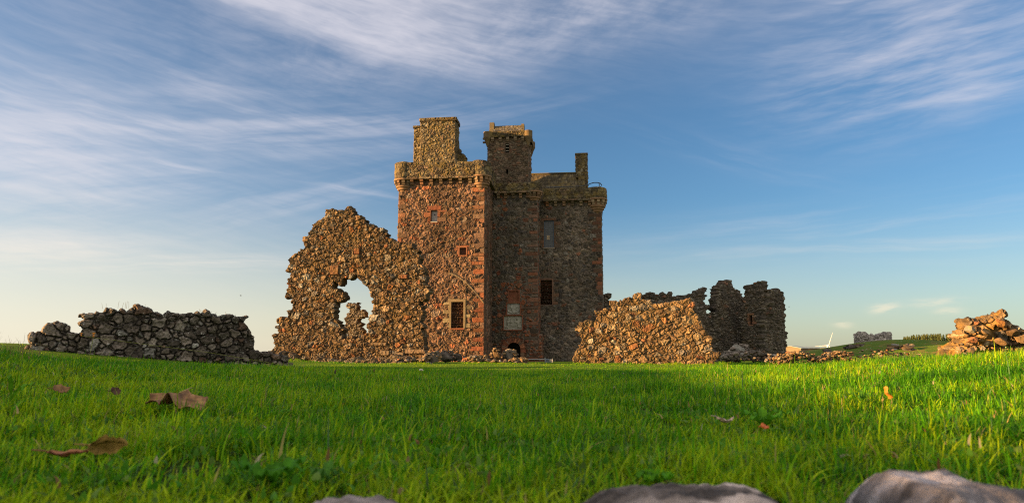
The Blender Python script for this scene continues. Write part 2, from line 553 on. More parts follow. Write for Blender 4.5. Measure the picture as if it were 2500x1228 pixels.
def terrain(x, y):
    x = np.asarray(x, float); y = np.asarray(y, float)
    r = np.hypot(x, y) + 1e-6
    az = np.arctan2(x, y)
    azc = np.clip(az, -.95, .95)
    pxx = 1250 + F * np.tan(azc) * 1.0
    py = np.interp(pxx, PROF_PX, PROF_PY)
    slope = (Y0 - py) / F * np.cos(azc)
    back = sstep(1.1, 1.9, np.abs(az))
    slope = slope * (1 - back) + (-.03) * back
    rc = 4.6
    crest = EYE + slope * rc - GRASS_H
    soil = EYE - .155
    near = soil + (crest - soil) * sstep(.9, rc, r) ** .9
    # land beyond the crest
    lawn = .0 * x
    lawn = lawn + .10 * fbm(x * .08, y * .08, 5, 3)
    lawn = lawn + 1.15 * sstep(-9, -24, x) * sstep(60, 30, y) * sstep(-20, 5, y)       # bank on the left
    lawn = lawn + .75 * sstep(8, 20, x) * sstep(30, 16, y) * sstep(-20, 0, y)          # rise on the right
    lawn = lawn + 2.05 * rel(x, y, 40.5, 72, 9.5, 14) + .9 * rel(x, y, 60, 80, 16, 18)  # knoll on the right
    lawn = lawn + .5 * rel(x, y, 13.5, 18, 3.0, 3.0)
    far = sstep(75, 170, r)
    fz = -7.0 * sstep(.30, .1, az) + 1.5 * sstep(.15, .35, az) + 5.5 * sstep(300, 900, r) * sstep(.2, .4, az) + 6 * sstep(.45, .6, az) * sstep(400, 1000, r)
    fz = fz + 2.0 * fbm(x * .004, y * .004, 9, 3) * sstep(.2, .35, az)
    lawn = lawn * (1 - far) + fz * far
    t = sstep(rc, rc + 17, r)
    z = near * (1 - t) + lawn * t
    # unseen bank added out of frame on the left to shade the foreground
    dx = np.abs(x + 11.0)
    ridge = 1.93 * np.exp(-(dx / 2.6) ** 4) * sstep(10.5, 7.5, y) * sstep(-40, -30, y)
    z = z + ridge
    z = z + .012 * fbm(x * 2.2, y * 2.2, 21, 3) * sstep(.5, 2, r) * sstep(80, 20, r)
    return z


def tz(x, y):
    return float(terrain(np.array([x]), np.array([y]))[0])


def hit(px, py, dz=0.0, dmax=60.0):
    """first point on the view ray that meets the ground lifted by dz"""
    r = ray(px, py)
    t = np.geomspace(.3, dmax, 4000)
    x, y, z = r[0] * t, r[1] * t, r[2] * t + EYE
    b = z < terrain(x, y) + dz
    k = int(np.argmax(b)) if b.any() else len(t) - 1
    return np.array([x[k], y[k], z[k]])


def ground_sheet():
    azs = np.concatenate([np.linspace(-pi, -1.0, 40, endpoint=False), np.linspace(-1.0, 1.0, 420, endpoint=False), np.linspace(1.0, pi, 40, endpoint=False)])
    rs = np.concatenate([np.linspace(.05, .3, 4), np.geomspace(.36, 9000, 330)])
    A, R = np.meshgrid(azs, rs)
    X = R * np.sin(A); Y = R * np.cos(A)
    Z = terrain(X.ravel(), Y.ravel()).reshape(X.shape)
    na, nr = len(azs), len(rs)
    k = np.arange(na * nr).reshape(nr, na)
    kn = np.roll(k, -1, 1)
    q = np.stack([k[:-1], kn[:-1], kn[1:], k[1:]], -1).reshape(-1, 4)
    b = Buf()
    b.add(np.stack([X.ravel(), Y.ravel(), Z.ravel()], -1), [q, np.array([list(range(na))[::-1]])], (.1, .1, .1))
    mt, nt, bs = material('turf')
    tc = nt.new('ShaderNodeTexCoord').outputs['Object']
    geo = nt.new('ShaderNodeNewGeometry').outputs['Position']
    n1 = nt.noise(geo, .35, 5, .6); n2 = nt.noise(geo, 9.0, 6, .7); n3 = nt.noise(geo, .02, 4, .6)
    c = nt.mix(nt.ss(.35, .65, n1), (.045, .115, .010), (.085, .15, .014))
    c = nt.mix(nt.m('MULTIPLY', nt.ss(.4, .7, n2), .6), c, (.10, .13, .02))
    sep = nt.new('ShaderNodeSeparateXYZ'); nt.l.new(geo, sep.inputs[0])
    dist = nt.new('ShaderNodeVectorMath', operation='LENGTH'); nt.l.new(geo, dist.inputs[0])
    fard = nt.ss(60, 130, dist.outputs['Value'])
    fld = nt.mix(nt.ss(.42, .55, n3), (.12, .13, .03), (.26, .20, .09))
    c = nt.mix(fard, c, fld)
    dry = nt.m('MULTIPLY', nt.ss(.5, .62, nt.noise(geo, .9, 5, .7)), nt.ss(28, 34, sep.outputs[0]))
    c = nt.mix(nt.m('MULTIPLY', dry, .8), c, (.20, .14, .045))
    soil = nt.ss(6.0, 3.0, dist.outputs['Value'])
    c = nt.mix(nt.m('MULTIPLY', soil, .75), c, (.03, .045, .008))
    nt.l.new(c, bs.inputs['Base Color']); bs.inputs['Roughness'].default_value = 1.0
    bs.inputs['Specular IOR Level'].default_value = .05
    bp = nt.new('ShaderNodeBump'); bp.inputs['Strength'].default_value = .9; bp.inputs['Distance'].default_value = .12
    nt.l.new(nt.noise(geo, 18.0, 6, .75), bp.inputs['Height']); nt.l.new(bp.outputs[0], bs.inputs['Normal'])
    build('ground', b, mt, origin=(0, 0, 0), kind='structure', smooth=True)


ground_sheet()

# ------------------------------------------------------------------ castle tower
TH = radians(6.0)
UD = np.array([cos(TH), -sin(TH)]); WD = np.array([sin(TH), cos(TH)])
O = P(1183, 600, 55.0); O[2] = 0.0


def L(u, w, z):
    u = np.asarray(u, float); w = np.asarray(w, float); z = np.asarray(z, float)
    return np.stack(np.broadcast_arrays(O[0] + UD[0] * u + WD[0] * w, O[1] + UD[1] * u + WD[1] * w, z), -1)


def UZ(px, py, w):
    r = ray(px, py)
    p0 = O[:2] + WD * w
    t = (p0 @ WD) / (r[:2] @ WD)
    p = r * t
    return float((p[:2] - O[:2]) @ UD), float(p[2] + EYE)


def fr(w): return lambda u, v, h: L(u, w - h, v)
def bk(w): return lambda u, v, h: L(u, w + h, v)
def rt(u): return lambda s, v, h: L(u + h, s, v)
def lf(u): return lambda s, v, h: L(u - h, s, v)


def rect(px0, py0, px1, py1, w):
    u0, z1 = UZ(px0, py0, w); u1, z0 = UZ(px1, py1, w)
    return (u0, u1, z0, z1)


WB, WC, WE = 4.5, 7.0, 16.0
uA0 = UZ(971, 560, 0)[0]
uB1 = UZ(1313, 640, WB)[0]
uC1 = UZ(1470, 640, WC)[0]
zA = UZ(1080, 446, 0)[1]; zA_str = UZ(1080, 435, 0)[1]; zA_top = UZ(1080, 398, 0)[1]
zB = UZ(1255, 486, WB)[1]; zB_str = UZ(1255, 470, WB)[1]; zB_top = UZ(1255, 449, WB)[1]
zC = UZ(1390, 507, WC)[1]; zC_str = UZ(1390, 489, WC)[1]; zC_top = UZ(1390, 462, WC)[1]
zB_top = max(zB_top, zB_str + .8)
castle = thing('castle_tower', O, 'tall red and brown stone tower house with corbelled parapets and caphouse', 'castle')
R0 = np.random.default_rng(7)


def quoins(ue, sgn, v0, v1, rng, long=(.75, 1.1), short=(.35, .55), ch=(.30, .46), skip=.08, pal=RED_PAL, h=.03):
    out = []; v = v0; k = 0
    while v < v1:
        hgt = rng.uniform(*ch)
        ln = rng.uniform(*(long if k % 2 else short)); k += 1
        if rng.random() > skip:
            c = pick(pal, np.array([rng.random()]), np.array([rng.random()]))[0]
            a, b = (ue, ue + sgn * ln) if sgn > 0 else (ue + sgn * ln, ue)
            out.append(dict(r=(a, b, v, min(v + hgt, v1)), h=h, col=c, rough=.02, ew=.035))
        v += hgt
    return out


def surround(r, rng, wid=.22, hgt=.25, pal=RED_PAL, h=.035, out_l=.5, out_r=.5):
    """dressed stones round an opening r"""
    u0, u1, z0, z1 = r; fs = []
    z = z0; k = 0
    while z < z1 - .02:
        hh = min(rng.uniform(.28, .42), z1 - z)
        for sd, base in ((-1, out_l), (1, out_r)):
            ln = wid + (base if (k + (sd > 0)) % 2 else 0) * rng.uniform(.6, 1)
            c = pick(pal, np.array([rng.random()]), np.array([rng.random()]))[0]
            a, b = (u0 - ln, u0) if sd < 0 else (u1, u1 + ln)
            fs.append(dict(r=(a, b, z, z + hh), h=h, col=c, ew=.03))
        z += hh; k += 1
    c = pick(pal, np.array([rng.random()]), np.array([.6]))[0]
    fs.append(dict(r=(u0 - wid * 1.2, u1 + wid * 1.2, z1, z1 + hgt), h=h, col=c, ew=.03))
    fs.append(dict(r=(u0 - wid * .8, u1 + wid * .8, z0 - .14, z0), h=h + .02, col=c * .95, ew=.03))
    return fs


def recess(r, d, col): return dict(r=r, h=-d, col=col, ew=0, rough=.0)


def brick(r, d, rng):
    """stones walling up an opening, set back by d"""
    fs = [recess(r, d, (.10, .06, .045))]
    u0, u1, z0, z1 = r; z = z0; k = 0
    while z < z1:
        hh = min(rng.uniform(.09, .15), z1 - z); u = u0 - rng.uniform(0, .2)
        while u < u1:
            ww = rng.uniform(.22, .38)
            fs.append(dict(r=(max(u, u0), min(u + ww, u1), z, z + hh), h=-d + .02 + rng.uniform(0, .03), col=pick(RED_PAL, np.array([rng.random()]), np.array([rng.random() * .5]))[0] * .8, ew=.02))
            u += ww
        z += hh
    return fs


# ---- wing wall (sunlit face)
specA = dict(sx=.33, sy=.20, depth=.05, ew=.03, rough=.06, pal=TOWER_PAL, mortar=(.21, .14, .095), tilt=.4, wv=1.4, p=3)
winA1 = rect(1053, 514, 1067, 542, 0)
winA2 = rect(1122, 605, 1138, 623, 0)
winA3 = rect(1102, 737, 1131, 801, 0)
ft = quoins(0, -1, -.3, zA * .55, R0, skip=.15) + quoins(0, -1, zA * .55, zA, R0, skip=.12, pal=QUOIN_PAL) + quoins(uA0, 1, -.3, zA, R0, long=(.6, .85), short=(.3, .45), skip=.14, pal=QUOIN_PAL)
ft += surround(winA1, R0, .30, .40) + surround(winA2, R0, .22, .2, out_l=.3, out_r=.15)
YEL = [((.44, .36, .22), 2), ((.40, .32, .20), 1), ((.46, .38, .26), 1)]
ft += surround(winA3, R0, .26, .24, pal=YEL, h=.05, out_l=.55, out_r=.4)
ft += [recess(winA1, .32, (.1, .08, .07)), recess(winA2, .14, (.16, .06, .035))] + brick(winA3, .22, R0)
# old roof raggle running down to the right corner
ra, rb = UZ(1096, 668, 0), UZ(1183, 742, 0)


def raggle_mask(uu, vv): return (uu > 0) & (uu < 1) & (np.abs(vv - (1 - uu ** 1.6)) < .035)


ft.append(dict(r=(ra[0], rb[0], rb[1], ra[1]), mask=raggle_mask, h=.07, col=(.36, .28, .19), ew=0))
bA = Buf()
panel(bA, fr(0), uA0, 0, -.6, zA_str, .04, 11, specA, ft)
ftr = quoins(0, 1, -.3, zA, R0, pal=TOWER_PAL)
panel(bA, rt(0), 0, WB, -.6, zA_str, .06, 12, specA, ftr)
panel(bA, lf(uA0), 0, WE, -.6, zA_str, .10, 13, specA)
build('wall', bA, M_TOWER, castle, label='sunlit front wing wall with red corner stones')

# ---- stair tower wall
LOWRED = UZ(1255, 690, WB)[1]


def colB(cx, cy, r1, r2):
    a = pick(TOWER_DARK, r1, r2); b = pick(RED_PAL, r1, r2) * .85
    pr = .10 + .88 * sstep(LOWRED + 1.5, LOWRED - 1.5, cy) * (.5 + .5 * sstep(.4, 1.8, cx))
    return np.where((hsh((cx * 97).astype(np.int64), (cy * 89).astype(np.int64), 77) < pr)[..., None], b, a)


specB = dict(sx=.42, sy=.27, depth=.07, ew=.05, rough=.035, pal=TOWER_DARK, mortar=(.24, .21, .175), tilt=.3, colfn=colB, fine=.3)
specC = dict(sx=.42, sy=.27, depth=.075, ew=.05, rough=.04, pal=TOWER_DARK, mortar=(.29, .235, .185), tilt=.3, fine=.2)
door_r = rect(1238, 836, 1271, 888, WB)
door_r = (door_r[0], door_r[1], -.3, door_r[3])
dcx = (door_r[0] + door_r[1]) / 2; dhw = (door_r[1] - door_r[0]) / 2; dsp = door_r[3] - dhw


def arch_mask(uu, vv):
    X = (uu - .5) * 2 * dhw; Z = door_r[2] + vv * (door_r[3] - door_r[2])
    return (np.abs(X) <= dhw) & ((Z <= dsp) & (vv >= 0) | ((Z > dsp) & (np.hypot(X, Z - dsp) <= dhw)))


ft = quoins(uB1, -1, -.3, zB, R0, long=(.7, 1.35), short=(.3, .7), ch=(.22, .42), skip=.18, pal=DULL_RED)
pan_top = rect(1241, 709, 1269, 737, WB); pan_mid = rect(1236, 739, 1272, 769, WB); pan_low = rect(1228, 770, 1277, 806, WB)
ft += [dict(r=(door_r[0] - .5, door_r[1] + .5, door_r[2], door_r[3] + .05), h=.0, col=(.20, .09, .055), ew=.0, rough=.05)]
ft += [dict(r=door_r, mask=arch_mask, h=-1.3, col=(.03, .022, .018), ew=0, rough=0)]
for pr_ in (pan_top, pan_mid, pan_low):
    ft.append(recess((pr_[0] + .04, pr_[1] - .04, pr_[2] + .04, pr_[3] - .04), .12, (.2, .1, .07)))
bB = Buf()
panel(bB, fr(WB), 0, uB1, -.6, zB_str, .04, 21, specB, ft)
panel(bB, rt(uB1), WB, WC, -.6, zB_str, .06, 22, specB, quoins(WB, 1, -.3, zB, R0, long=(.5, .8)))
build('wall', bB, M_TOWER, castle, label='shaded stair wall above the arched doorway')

# ---- main block wall
winC1 = rect(1328, 539, 1352, 604, WC); winC2 = rect(1319, 684, 1348, 744, WC)
ft = quoins(uC1, -1, -.3, zC, R0, long=(.6, 1.25), short=(.35, .6), skip=.15, pal=DULL_RED)
SR = [((.24, .17, .13), 1), ((.28, .15, .10), 1)]
ft += surround(winC1, R0, .22, .25, pal=SR) + surround(winC2, R0, .22, .25, pal=SR)
ft += [recess(winC1, .30, (.08, .07, .06))] + brick(winC2, .34, R0)
# relieving arch of long thin stones above the walled-up window
acx = (winC2[0] + winC2[1]) / 2; acz = winC2[3] - .15
for k in range(9):
    an = pi * (k + .5) / 9

    def seg(uu, vv, an=an):
        X = (uu - .5) * 3.0; Z = (vv - .5) * 3.0
        a2 = np.arctan2(Z, X); rr = np.hypot(X, Z)
        return (np.abs(a2 - an) < pi / 9 * .42) & (rr > .62) & (rr < 1.0) & (Z > .2)
    ft.append(dict(r=(acx - 1.5, acx + 1.5, acz - 1.5, acz + 1.5), mask=seg, h=.05, col=(.24, .18, .14), ew=0))
bC = Buf()
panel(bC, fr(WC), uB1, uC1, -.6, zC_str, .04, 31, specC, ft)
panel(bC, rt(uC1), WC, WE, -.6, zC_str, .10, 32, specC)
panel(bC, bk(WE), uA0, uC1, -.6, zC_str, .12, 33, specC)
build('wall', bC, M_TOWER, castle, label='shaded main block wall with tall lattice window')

bD = Buf()
zdeck = zC_str - .1
bD.box((uA0 + .05, .05, zA_str - .35), (-.05, WE - .05, zA_str - .15), (.16, .15, .14), L)
bD.box((.0, WB + .05, zdeck - .2), (uB1 - .05, WE - .06, zdeck), (.16, .15, .14), L)
bD.box((uB1 - .05, WC + .05, zdeck - .2), (uC1 - .05, WE - .06, zdeck), (.16, .15, .14), L)
build('roof_deck', bD, M_SLAB, castle)


# ---- parapets and corbels
def corbel(par, uc, w, z1, rng, wd=.27, out=.34, hh=.42):
    b = Buf()
    c = pick([((.36, .22, .14), 1), ((.30, .22, .15), 1), ((.40, .19, .10), .7)], np.array([rng.random()]), np.array([rng.random()]))[0]
    for (a, zz0, zz1) in ((out, z1 - hh * .5, z1), (out * .55, z1 - hh, z1 - hh * .52)):
        # rounded nose
        pr = [(0, zz1), (a * .85, zz1), (a, zz1 - (zz1 - zz0) * .25), (a * .98, zz1 - (zz1 - zz0) * .55), (a * .8, zz0 + (zz1 - zz0) * .12), (a * .55, zz0), (0, zz0)]
        n = len(pr)
        v = np.concatenate([L([uc - wd / 2] * n, [w - p[0] for p in pr], [p[1] for p in pr]), L([uc + wd / 2] * n, [w - p[0] for p in pr], [p[1] for p in pr])])
        fs = [np.array([[i, (i + 1) % n, n + (i + 1) % n, n + i] for i in range(n)]), np.array([list(range(n))[::-1]]), np.array([[n + i for i in range(n)]])]
        b.add(v, fs, c)
    build('corbel', b, M_SAND, par)


specP = dict(sx=.75, sy=.36, depth=.035, ew=.03, rough=.035, pal=PARAPET_PAL, mortar=(.15, .12, .08), jit=.35, wv=.1, p=5, tilt=.08, fine=0)
specPA = dict(sx=.55, sy=.30, depth=.045, ew=.03, rough=.05, pal=PARAPET_PAL, mortar=(.15, .12, .08), jit=.6, wv=.2, p=4, tilt=.12, fine=0)


def parapet(u0, u1, w, zc, zs, zt, seed, rng, ncorb, label, out=.34, th=.42, spec=specPA, spans=None, top_amp=.10):
    """wall-head wall standing on corbels; top edge weathered"""
    b = Buf()

    def fmap(u, v, h):
        t = (v - zs) / (zt - zs)
        vv = v + sstep(.7, 1, t) * top_amp * (vn(u * 1.3, u * 0, seed) + .4 * vn(u * 4, u * 0, seed + 1))
        return L(u, w - out - h, vv)

    def bmap(u, v, h):
        t = (v - zs) / (zt - zs)
        vv = v + sstep(.7, 1, t) * top_amp * (vn(u * 1.3, u * 0, seed) + .4 * vn(u * 4, u * 0, seed + 1))
        return L(u, w - out + th + h, vv)
    panel(b, fmap, u0, u1, zs, zt, .04, seed, spec)
    panel(b, bmap, u0, u1, zs - .3, zt, .10, seed + 1, spec)
    n = max(3, int((u1 - u0) / .04) + 1)
    us = np.linspace(u0, u1, n)
    dz = top_amp * (vn(us * 1.3, us * 0, seed) + .4 * vn(us * 4, us * 0, seed + 1)) + zt
    v = np.concatenate([L(us, w - out, dz), L(us, w - out + th * .5, dz + .05 + .03 * vn(us * 5, us * 0, 3)), L(us, w - out + th, dz)])
    fs = np.array([[a * n + i, a * n + i + 1, (a + 1) * n + i + 1, (a + 1) * n + i] for a in (0, 1) for i in range(n - 1)])
    b.add(v, fs, (.27, .23, .15))
    for ue in (u0, u1):
        b.add(L([ue] * 4, [w - out, w - out + th, w - out + th, w - out], [zs, zs, zt - .03, zt - .03]), np.array([[0, 1, 2, 3]]), (.22, .18, .12))
    b.add(L([u0, u1, u1, u0], [w - out, w - out, w + .02, w + .02], [zs] * 4), np.array([[0, 1, 2, 3]]), (.2, .15, .1))
    pr = build('parapet', b, M_PARAPET, castle, label=label)
    s = Buf()
    panel(s, lambda u, v, h: L(u, w - out - .07 - h, v), u0, u1, zs - .13, zs + .02, .03, seed + 5, dict(specP, sx=.9, sy=.5, pal=[((.33, .22, .15), 1), ((.30, .24, .16), 1)]), fade=.02)
    s.box((u0, w - out - .065, zs - .13), (u1, w + .03, zs + .015), (.30, .22, .15), L)
    build('string_course', s, M_SAND, pr)
    for k in range(ncorb):
        corbel(pr, u0 + (u1 - u0) * (k + .5) / ncorb, w, zs - .13, rng)
    return pr


def bartizan(uc, wc, r, zs, zt, zbot, seed, rng, label, a0=0, a1=2 * pi):
    """open round corner turret on corbel rings"""
    b = Buf()

    def cmap(u, v, h):
        t = (v - zs) / (zt - zs)
        an = u / r
        vv = v + sstep(.6, 1, t) * .06 * (vn(u * 1.5, u * 0, seed) * 2)
        return L(uc + (r + h) * np.cos(an), wc + (r + h) * np.sin(an), vv)

    def imap(u, v, h):
        an = u / r
        return L(uc + (r - .32 - h) * np.cos(an), wc + (r - .32 - h) * np.sin(an), v)
    panel(b, cmap, 0, 2 * pi * r, zs, zt, .04, seed, dict(specP, sx=.55, sy=.40, rough=.03, pal=PARAPET_PAL + [((.36, .28, .16), 2)]))
    panel(b, imap, 0, 2 * pi * r, zs - .2, zt, .12, seed, specP)
    n = 64
    an = np.linspace(0, 2 * pi, n, endpoint=False)
    rim = []
    for rr, dz in ((r, 0), (r - .16, .05), (r - .32, 0)):
        zz = zt + dz + .06 * vn(an * r * 1.5, an * 0, seed) * 2
        rim.append(L(uc + rr * np.cos(an), wc + rr * np.sin(an), zz))
    fs = np.array([[a * n + i, a * n + (i + 1) % n, (a + 1) * n + (i + 1) % n, (a + 1) * n + i] for a in (0, 1) for i in range(n)])
    b.add(np.concatenate(rim), fs, (.32, .27, .18))
    br = build('bartizan', b, M_PARAPET, castle, label=label)
    # moulded underside
    H = zs - zbot
    prof = [(r - .3, zs + .02), (r + .07, zs + .02), (r + .07, zs - .10), (r - .02, zs - .13), (r - .22, zs - .15), (r - .22, zs - H * .42), (r - .12, zs - H * .44), (r - .12, zs - H * .54),
            (r - .24, zs - H * .58), (r - .25, zs - H * .70), (r - .36, zs - H * .74), (r - .38, zs - H * .85), (r - .50, zs - H * .9), (r - .54, zs - H), (.02, zs - H)]
    n = 48
    an = np.linspace(0, 2 * pi, n, endpoint=False)
    V = np.concatenate([L(uc + max(q[0], .02) * np.cos(an), wc + max(q[0], .02) * np.sin(an), [q[1]] * n) for q in prof])
    m = len(prof)
    fs = np.array([[a * n + i, a * n + (i + 1) % n, (a + 1) * n + (i + 1) % n, (a + 1) * n + i] for a in range(m - 1) for i in range(n)])
    cb = Buf(); cb.add(V, fs, (.40, .24, .14))
    build('corbel_ring', cb, M_SAND, br)
    # individual corbel stones round the drum
    nc = 11
    for k in range(nc):
        a = 2 * pi * (k + .5) / nc
        q = Buf()
        ca, sa = cos(a), sin(a)

        def fr_(x, y, z):
            return L(uc + x * ca - y * sa, wc + x * sa + y * ca, z)
        c = pick([((.40, .24, .14), 1), ((.34, .25, .16), 1)], np.array([rng.random()]), np.array([rng.random()]))[0]
        q.box((r - .3, -.13, zs - H * .27), (r + .02, .13, zs - .13), c, fr_)
        q.box((r - .3, -.12, zs - H * .42), (r - .08, .12, zs - H * .275), c * .95, fr_)
        build('corbel', q, M_SAND, br)
    return br


R1 = np.random.default_rng(3)
rb_ = .80
parapet(uA0 + .75, -.8, 0, zA, zA_str, zA_top, 41, R1, 7, 'lichen covered parapet over the sunlit wing')
parapet(.25, uB1 - .5, WB, zB, zB_str, zB_top, 44, R1, 5, 'low parapet above the stair wall', top_amp=.18)
parapet(uB1 + .35, uC1 - .65, WC, zC, zC_str, zC_top, 47, R1, 6, 'parapet over the tall lattice window', top_amp=.08)
bartizan(uA0 + .36, .36, rb_, zA_str - .05, UZ(985, 399, 0)[1], UZ(985, 474, 0)[1], 51, R1, 'round corner turret catching the sun at the left')
bartizan(-.36, .36, rb_, zA_str + .1, UZ(1172, 395, 0)[1], UZ(1172, 470, 0)[1], 54, R1, 'round corner turret beside the caphouse')
bartizan(uB1 - .36, WB + .36, .74, zB_str + .05, UZ(1305, 446, WB)[1], UZ(1303, 498, WB)[1], 57, R1, 'round corner turret over the stair wall')
bartizan(uC1 - .36, WC + .36, .90, zC_str + .05, UZ(1458, 460, WC)[1], UZ(1458, 522, WC)[1], 60, R1, 'round corner turret at the right end')

# parapet walls along the unseen sides
bS = Buf()
panel(bS, lf(uA0 - .3), 1.0, WE - .3, zA_str - .1, zA_top, .14, 64, specPA)
panel(bS, rt(uA0 + .1), 1.0, WE - .3, zA_str - .1, zA_top, .2, 65, specPA)
bS.box((uA0 - .3, 1.0, zA_top - .02), (uA0 + .1, WE - .3, zA_top + .05), (.25, .2, .14), L)
bS.box((-.42, 1.0, zA_str - .13), (.32, WB - .1, zA_str + .01), (.25, .2, .14), L)
panel(bS, rt(.32), 1.0, WB - .1, zA_str - .1, zA_top, .06, 66, specPA)
bS.box((-.08, 1.0, zA_str), (.3, WB - .1, zA_top - .03), (.25, .2, .14), L)
build('parapet', bS, M_PARAPET, castle, label='parapet along the wing sides')
bS = Buf()
bS.box((uC1 - .1, WC + 1, zC_str - .15), (uC1 + .3, WE - .3, zC_top - .02), (.22, .18, .13), L)
bS.box((uA0 + .3, WE - .1, zC_str - .15), (uC1 + .1, WE + .3, zC_top - .04), (.22, .18, .13), L)
build('parapet', bS, M_PARAPET, castle, label='parapet along the far sides')


def stone_box(buf, u0, u1, w0, w1, z0, z1, seed, spec, res=.05, top=(.26, .22, .15), feats=()):
    panel(buf, fr(w0), u0, u1, z0, z1, res, seed, spec, feats)
    panel(buf, rt(u1), w0, w1, z0, z1, res, seed + 1, spec)
    panel(buf, lf(u0), w0, w1, z0, z1, res, seed + 2, spec)
    panel(buf, bk(w1), u0, u1, z0, z1, res * 2, seed + 3, spec)
    buf.add(L([u0, u1, u1, u0], [w0, w0, w1, w1], [z1] * 4), np.array([[0, 1, 2, 3]]), top)


# ---- chimney stacks on the wing
specCh = dict(sx=.30, sy=.20, depth=.06, ew=.04, rough=.05, pal=[((.27, .22, .13), 3), ((.33, .28, .17), 2), ((.21, .165, .105), 2), ((.34, .23, .15), 1), ((.42, .37, .27), .8)], mortar=(.2, .16, .1), tilt=.3)
w_c = 2.0
a, zt = UZ(1027, 289, w_c); b_, _ = UZ(1112, 289, w_c)
bb = Buf(); stone_box(bb, a, b_, w_c, w_c + 1.7, zA_str - .3, zt - .32, 71, specCh)
ch = build('chimney', bb, M_PARAPET, castle, label='broad rubble chimney stack with stone cap')
bb = Buf(); stone_box(bb, a - .09, b_ + .09, w_c - .09, w_c + 1.79, zt - .32, zt - .02, 75, specP)
build('chimney_cap', bb, M_PARAPET, ch)
w_d = 2.9
a2, zt2 = UZ(1011, 308, w_d); b2, _ = UZ(1030, 308, w_d)
bb = Buf(); stone_box(bb, a2, b2 - .05, w_d, w_d + 1.3, zA_str - .3, zt2 - .2, 78, specCh)
ch = build('chimney', bb, M_PARAPET, castle, label='narrow lower chimney stack on the left')
bb = Buf(); stone_box(bb, a2 - .08, b2, w_d - .08, w_d + 1.38, zt2 - .2, zt2, 81, specP)
build('chimney_cap', bb, M_PARAPET, ch)
# broken stepped gable behind the broad stack
w_g = 3.1
pts = [UZ(x, y, w_g) for x, y in [(1100, 345), (1114, 347), (1121, 362), (1127, 364), (1130, 376), (1137, 379), (1140, 388), (1147, 391), (1150, 425), (1100, 425)]]
bb = Buf(); ruin(bb, lambda u, v, h: L(u, w_g - h, v), pts, [], .7, .04, 84, dict(specCh, sx=.3, sy=.22))
build('gable', bb, M_PARAPET, castle, label='broken crow-stepped gable beside the chimney')

# ---- caphouse over the stair
w_k = WB + .55
ka, _ = UZ(1190, 400, w_k); kb, _ = UZ(1290, 400, w_k)
kz0 = zB_str - .2; kz1 = UZ(1240, 344, w_k)[1]; kzs = UZ(1240, 336, w_k)[1]; kzt = UZ(1240, 322, w_k)[1]
kd = 3.4
specK = dict(sx=.42, sy=.20, depth=.05, ew=.035, rough=.04, pal=[((.27, .18, .13), 3), ((.32, .23, .16), 2), ((.21, .16, .12), 2), ((.36, .19, .12), 1), ((.37, .31, .23), .7)], mortar=(.2, .15, .11), tilt=.15, jit=.7, p=3.5)
s1 = rect(1234, 351, 1243, 373, w_k); s2 = rect(1236, 415, 1240, 425, w_k)
bb = Buf()
panel(bb, fr(w_k), ka, kb, kz0, kzs, .04, 91, specK, surround(s1, R1, .12, .15, pal=SR, h=.02, out_l=.2, out_r=.2) + [recess(s1, .30, (.02, .018, .015)), recess(s2, .3, (.02, .018, .015))])
panel(bb, rt(kb), w_k, w_k + kd, kz0, kzs, .06, 92, specK)
panel(bb, lf(ka), w_k, w_k + kd, kz0, kzs, .06, 93, specK)
panel(bb, bk(w_k + kd), ka, kb, kz0, kzs, .12, 94, specK)
cap = build('caphouse', bb, M_TOWER, castle, label='small square caphouse rising above the stair')
for k in range(3):
    q = Buf(); zz = s1[2] + (s1[3] - s1[2]) * (k + .6) / 3
    q.box((s1[0] + .02, w_k + .06, zz), (s1[1] - .02, w_k + .16, zz + .07), (.30, .28, .25), L)
    build('louvre', q, M_PALE, cap)
o_ = .22
bb = Buf(); stone_box(bb, ka - o_, kb + o_, w_k - o_, w_k + kd + o_, kzs, kzt, 96, specP)
for (cu, cw) in ((ka, w_k), (kb, w_k), (ka, w_k + kd), (kb, w_k + kd)):
    n = 28; an = np.linspace(0, 2 * pi, n, endpoint=False)
    pr = [(.06, kzs - .85), (.14, kzs - .6), (.16, kzs - .55), (.22, kzs - .35), (.24, kzs - .3), (.34, kzs - .1), (.38, kzs), (.38, kzt), (.0, kzt + .01)]
    V = np.concatenate([L(cu + p_[0] * np.cos(an), cw + p_[0] * np.sin(an), [p_[1]] * n) for p_ in pr])
    bb.add(V, np.array([[i * n + j, i * n + (j + 1) % n, (i + 1) * n + (j + 1) % n, (i + 1) * n + j] for i in range(len(pr) - 1) for j in range(n)]), (.33, .24, .15))
build('caphouse_parapet', bb, M_PARAPET, cap)
for k in range(5):
    uc = ka + (kb - ka) * (k + .7) / 5.4
    q = Buf(); q.box((uc - .13, w_k - .2, kzs - .22), (uc + .13, w_k + .02, kzs - .005), (.33, .25, .17), L); q.box((uc - .13, w_k - .11, kzs - .36), (uc + .13, w_k + .02, kzs - .225), (.30, .22, .15), L)
    build('corbel', q, M_SAND, cap)
for (px, py) in ((1180, 339), (1180, 348), (1298, 346), (1298, 357)):
    uu, zz = UZ(px, py, w_k + .3)
    q = Buf(); e = ka if px < 1240 else kb
    lo, hi = (uu - .05, e + .05) if px < 1240 else (e - .05, uu + .05)
    q.box((lo, w_k + .25, zz - .07), (hi, w_k + .45, zz + .07), (.25, .19, .13), L)
    build('water_spout', q, M_SAND, cap)
ra_, rz = UZ(1200, 309, w_k + 1.3); rb2, _ = UZ(1279, 309, w_k + 1.3)
bb = Buf()
panel(bb, lambda u, v, h: L(u, w_k + .35 + v * .9, kzt - .1 + v * (rz - kzt + .1) + h), ra_ + .1, rb2 - .1, 0, 1, .05, 98, dict(specP, sx=.4, sy=.25, pal=[((.2, .19, .18), 1), ((.25, .23, .2), 1)]))
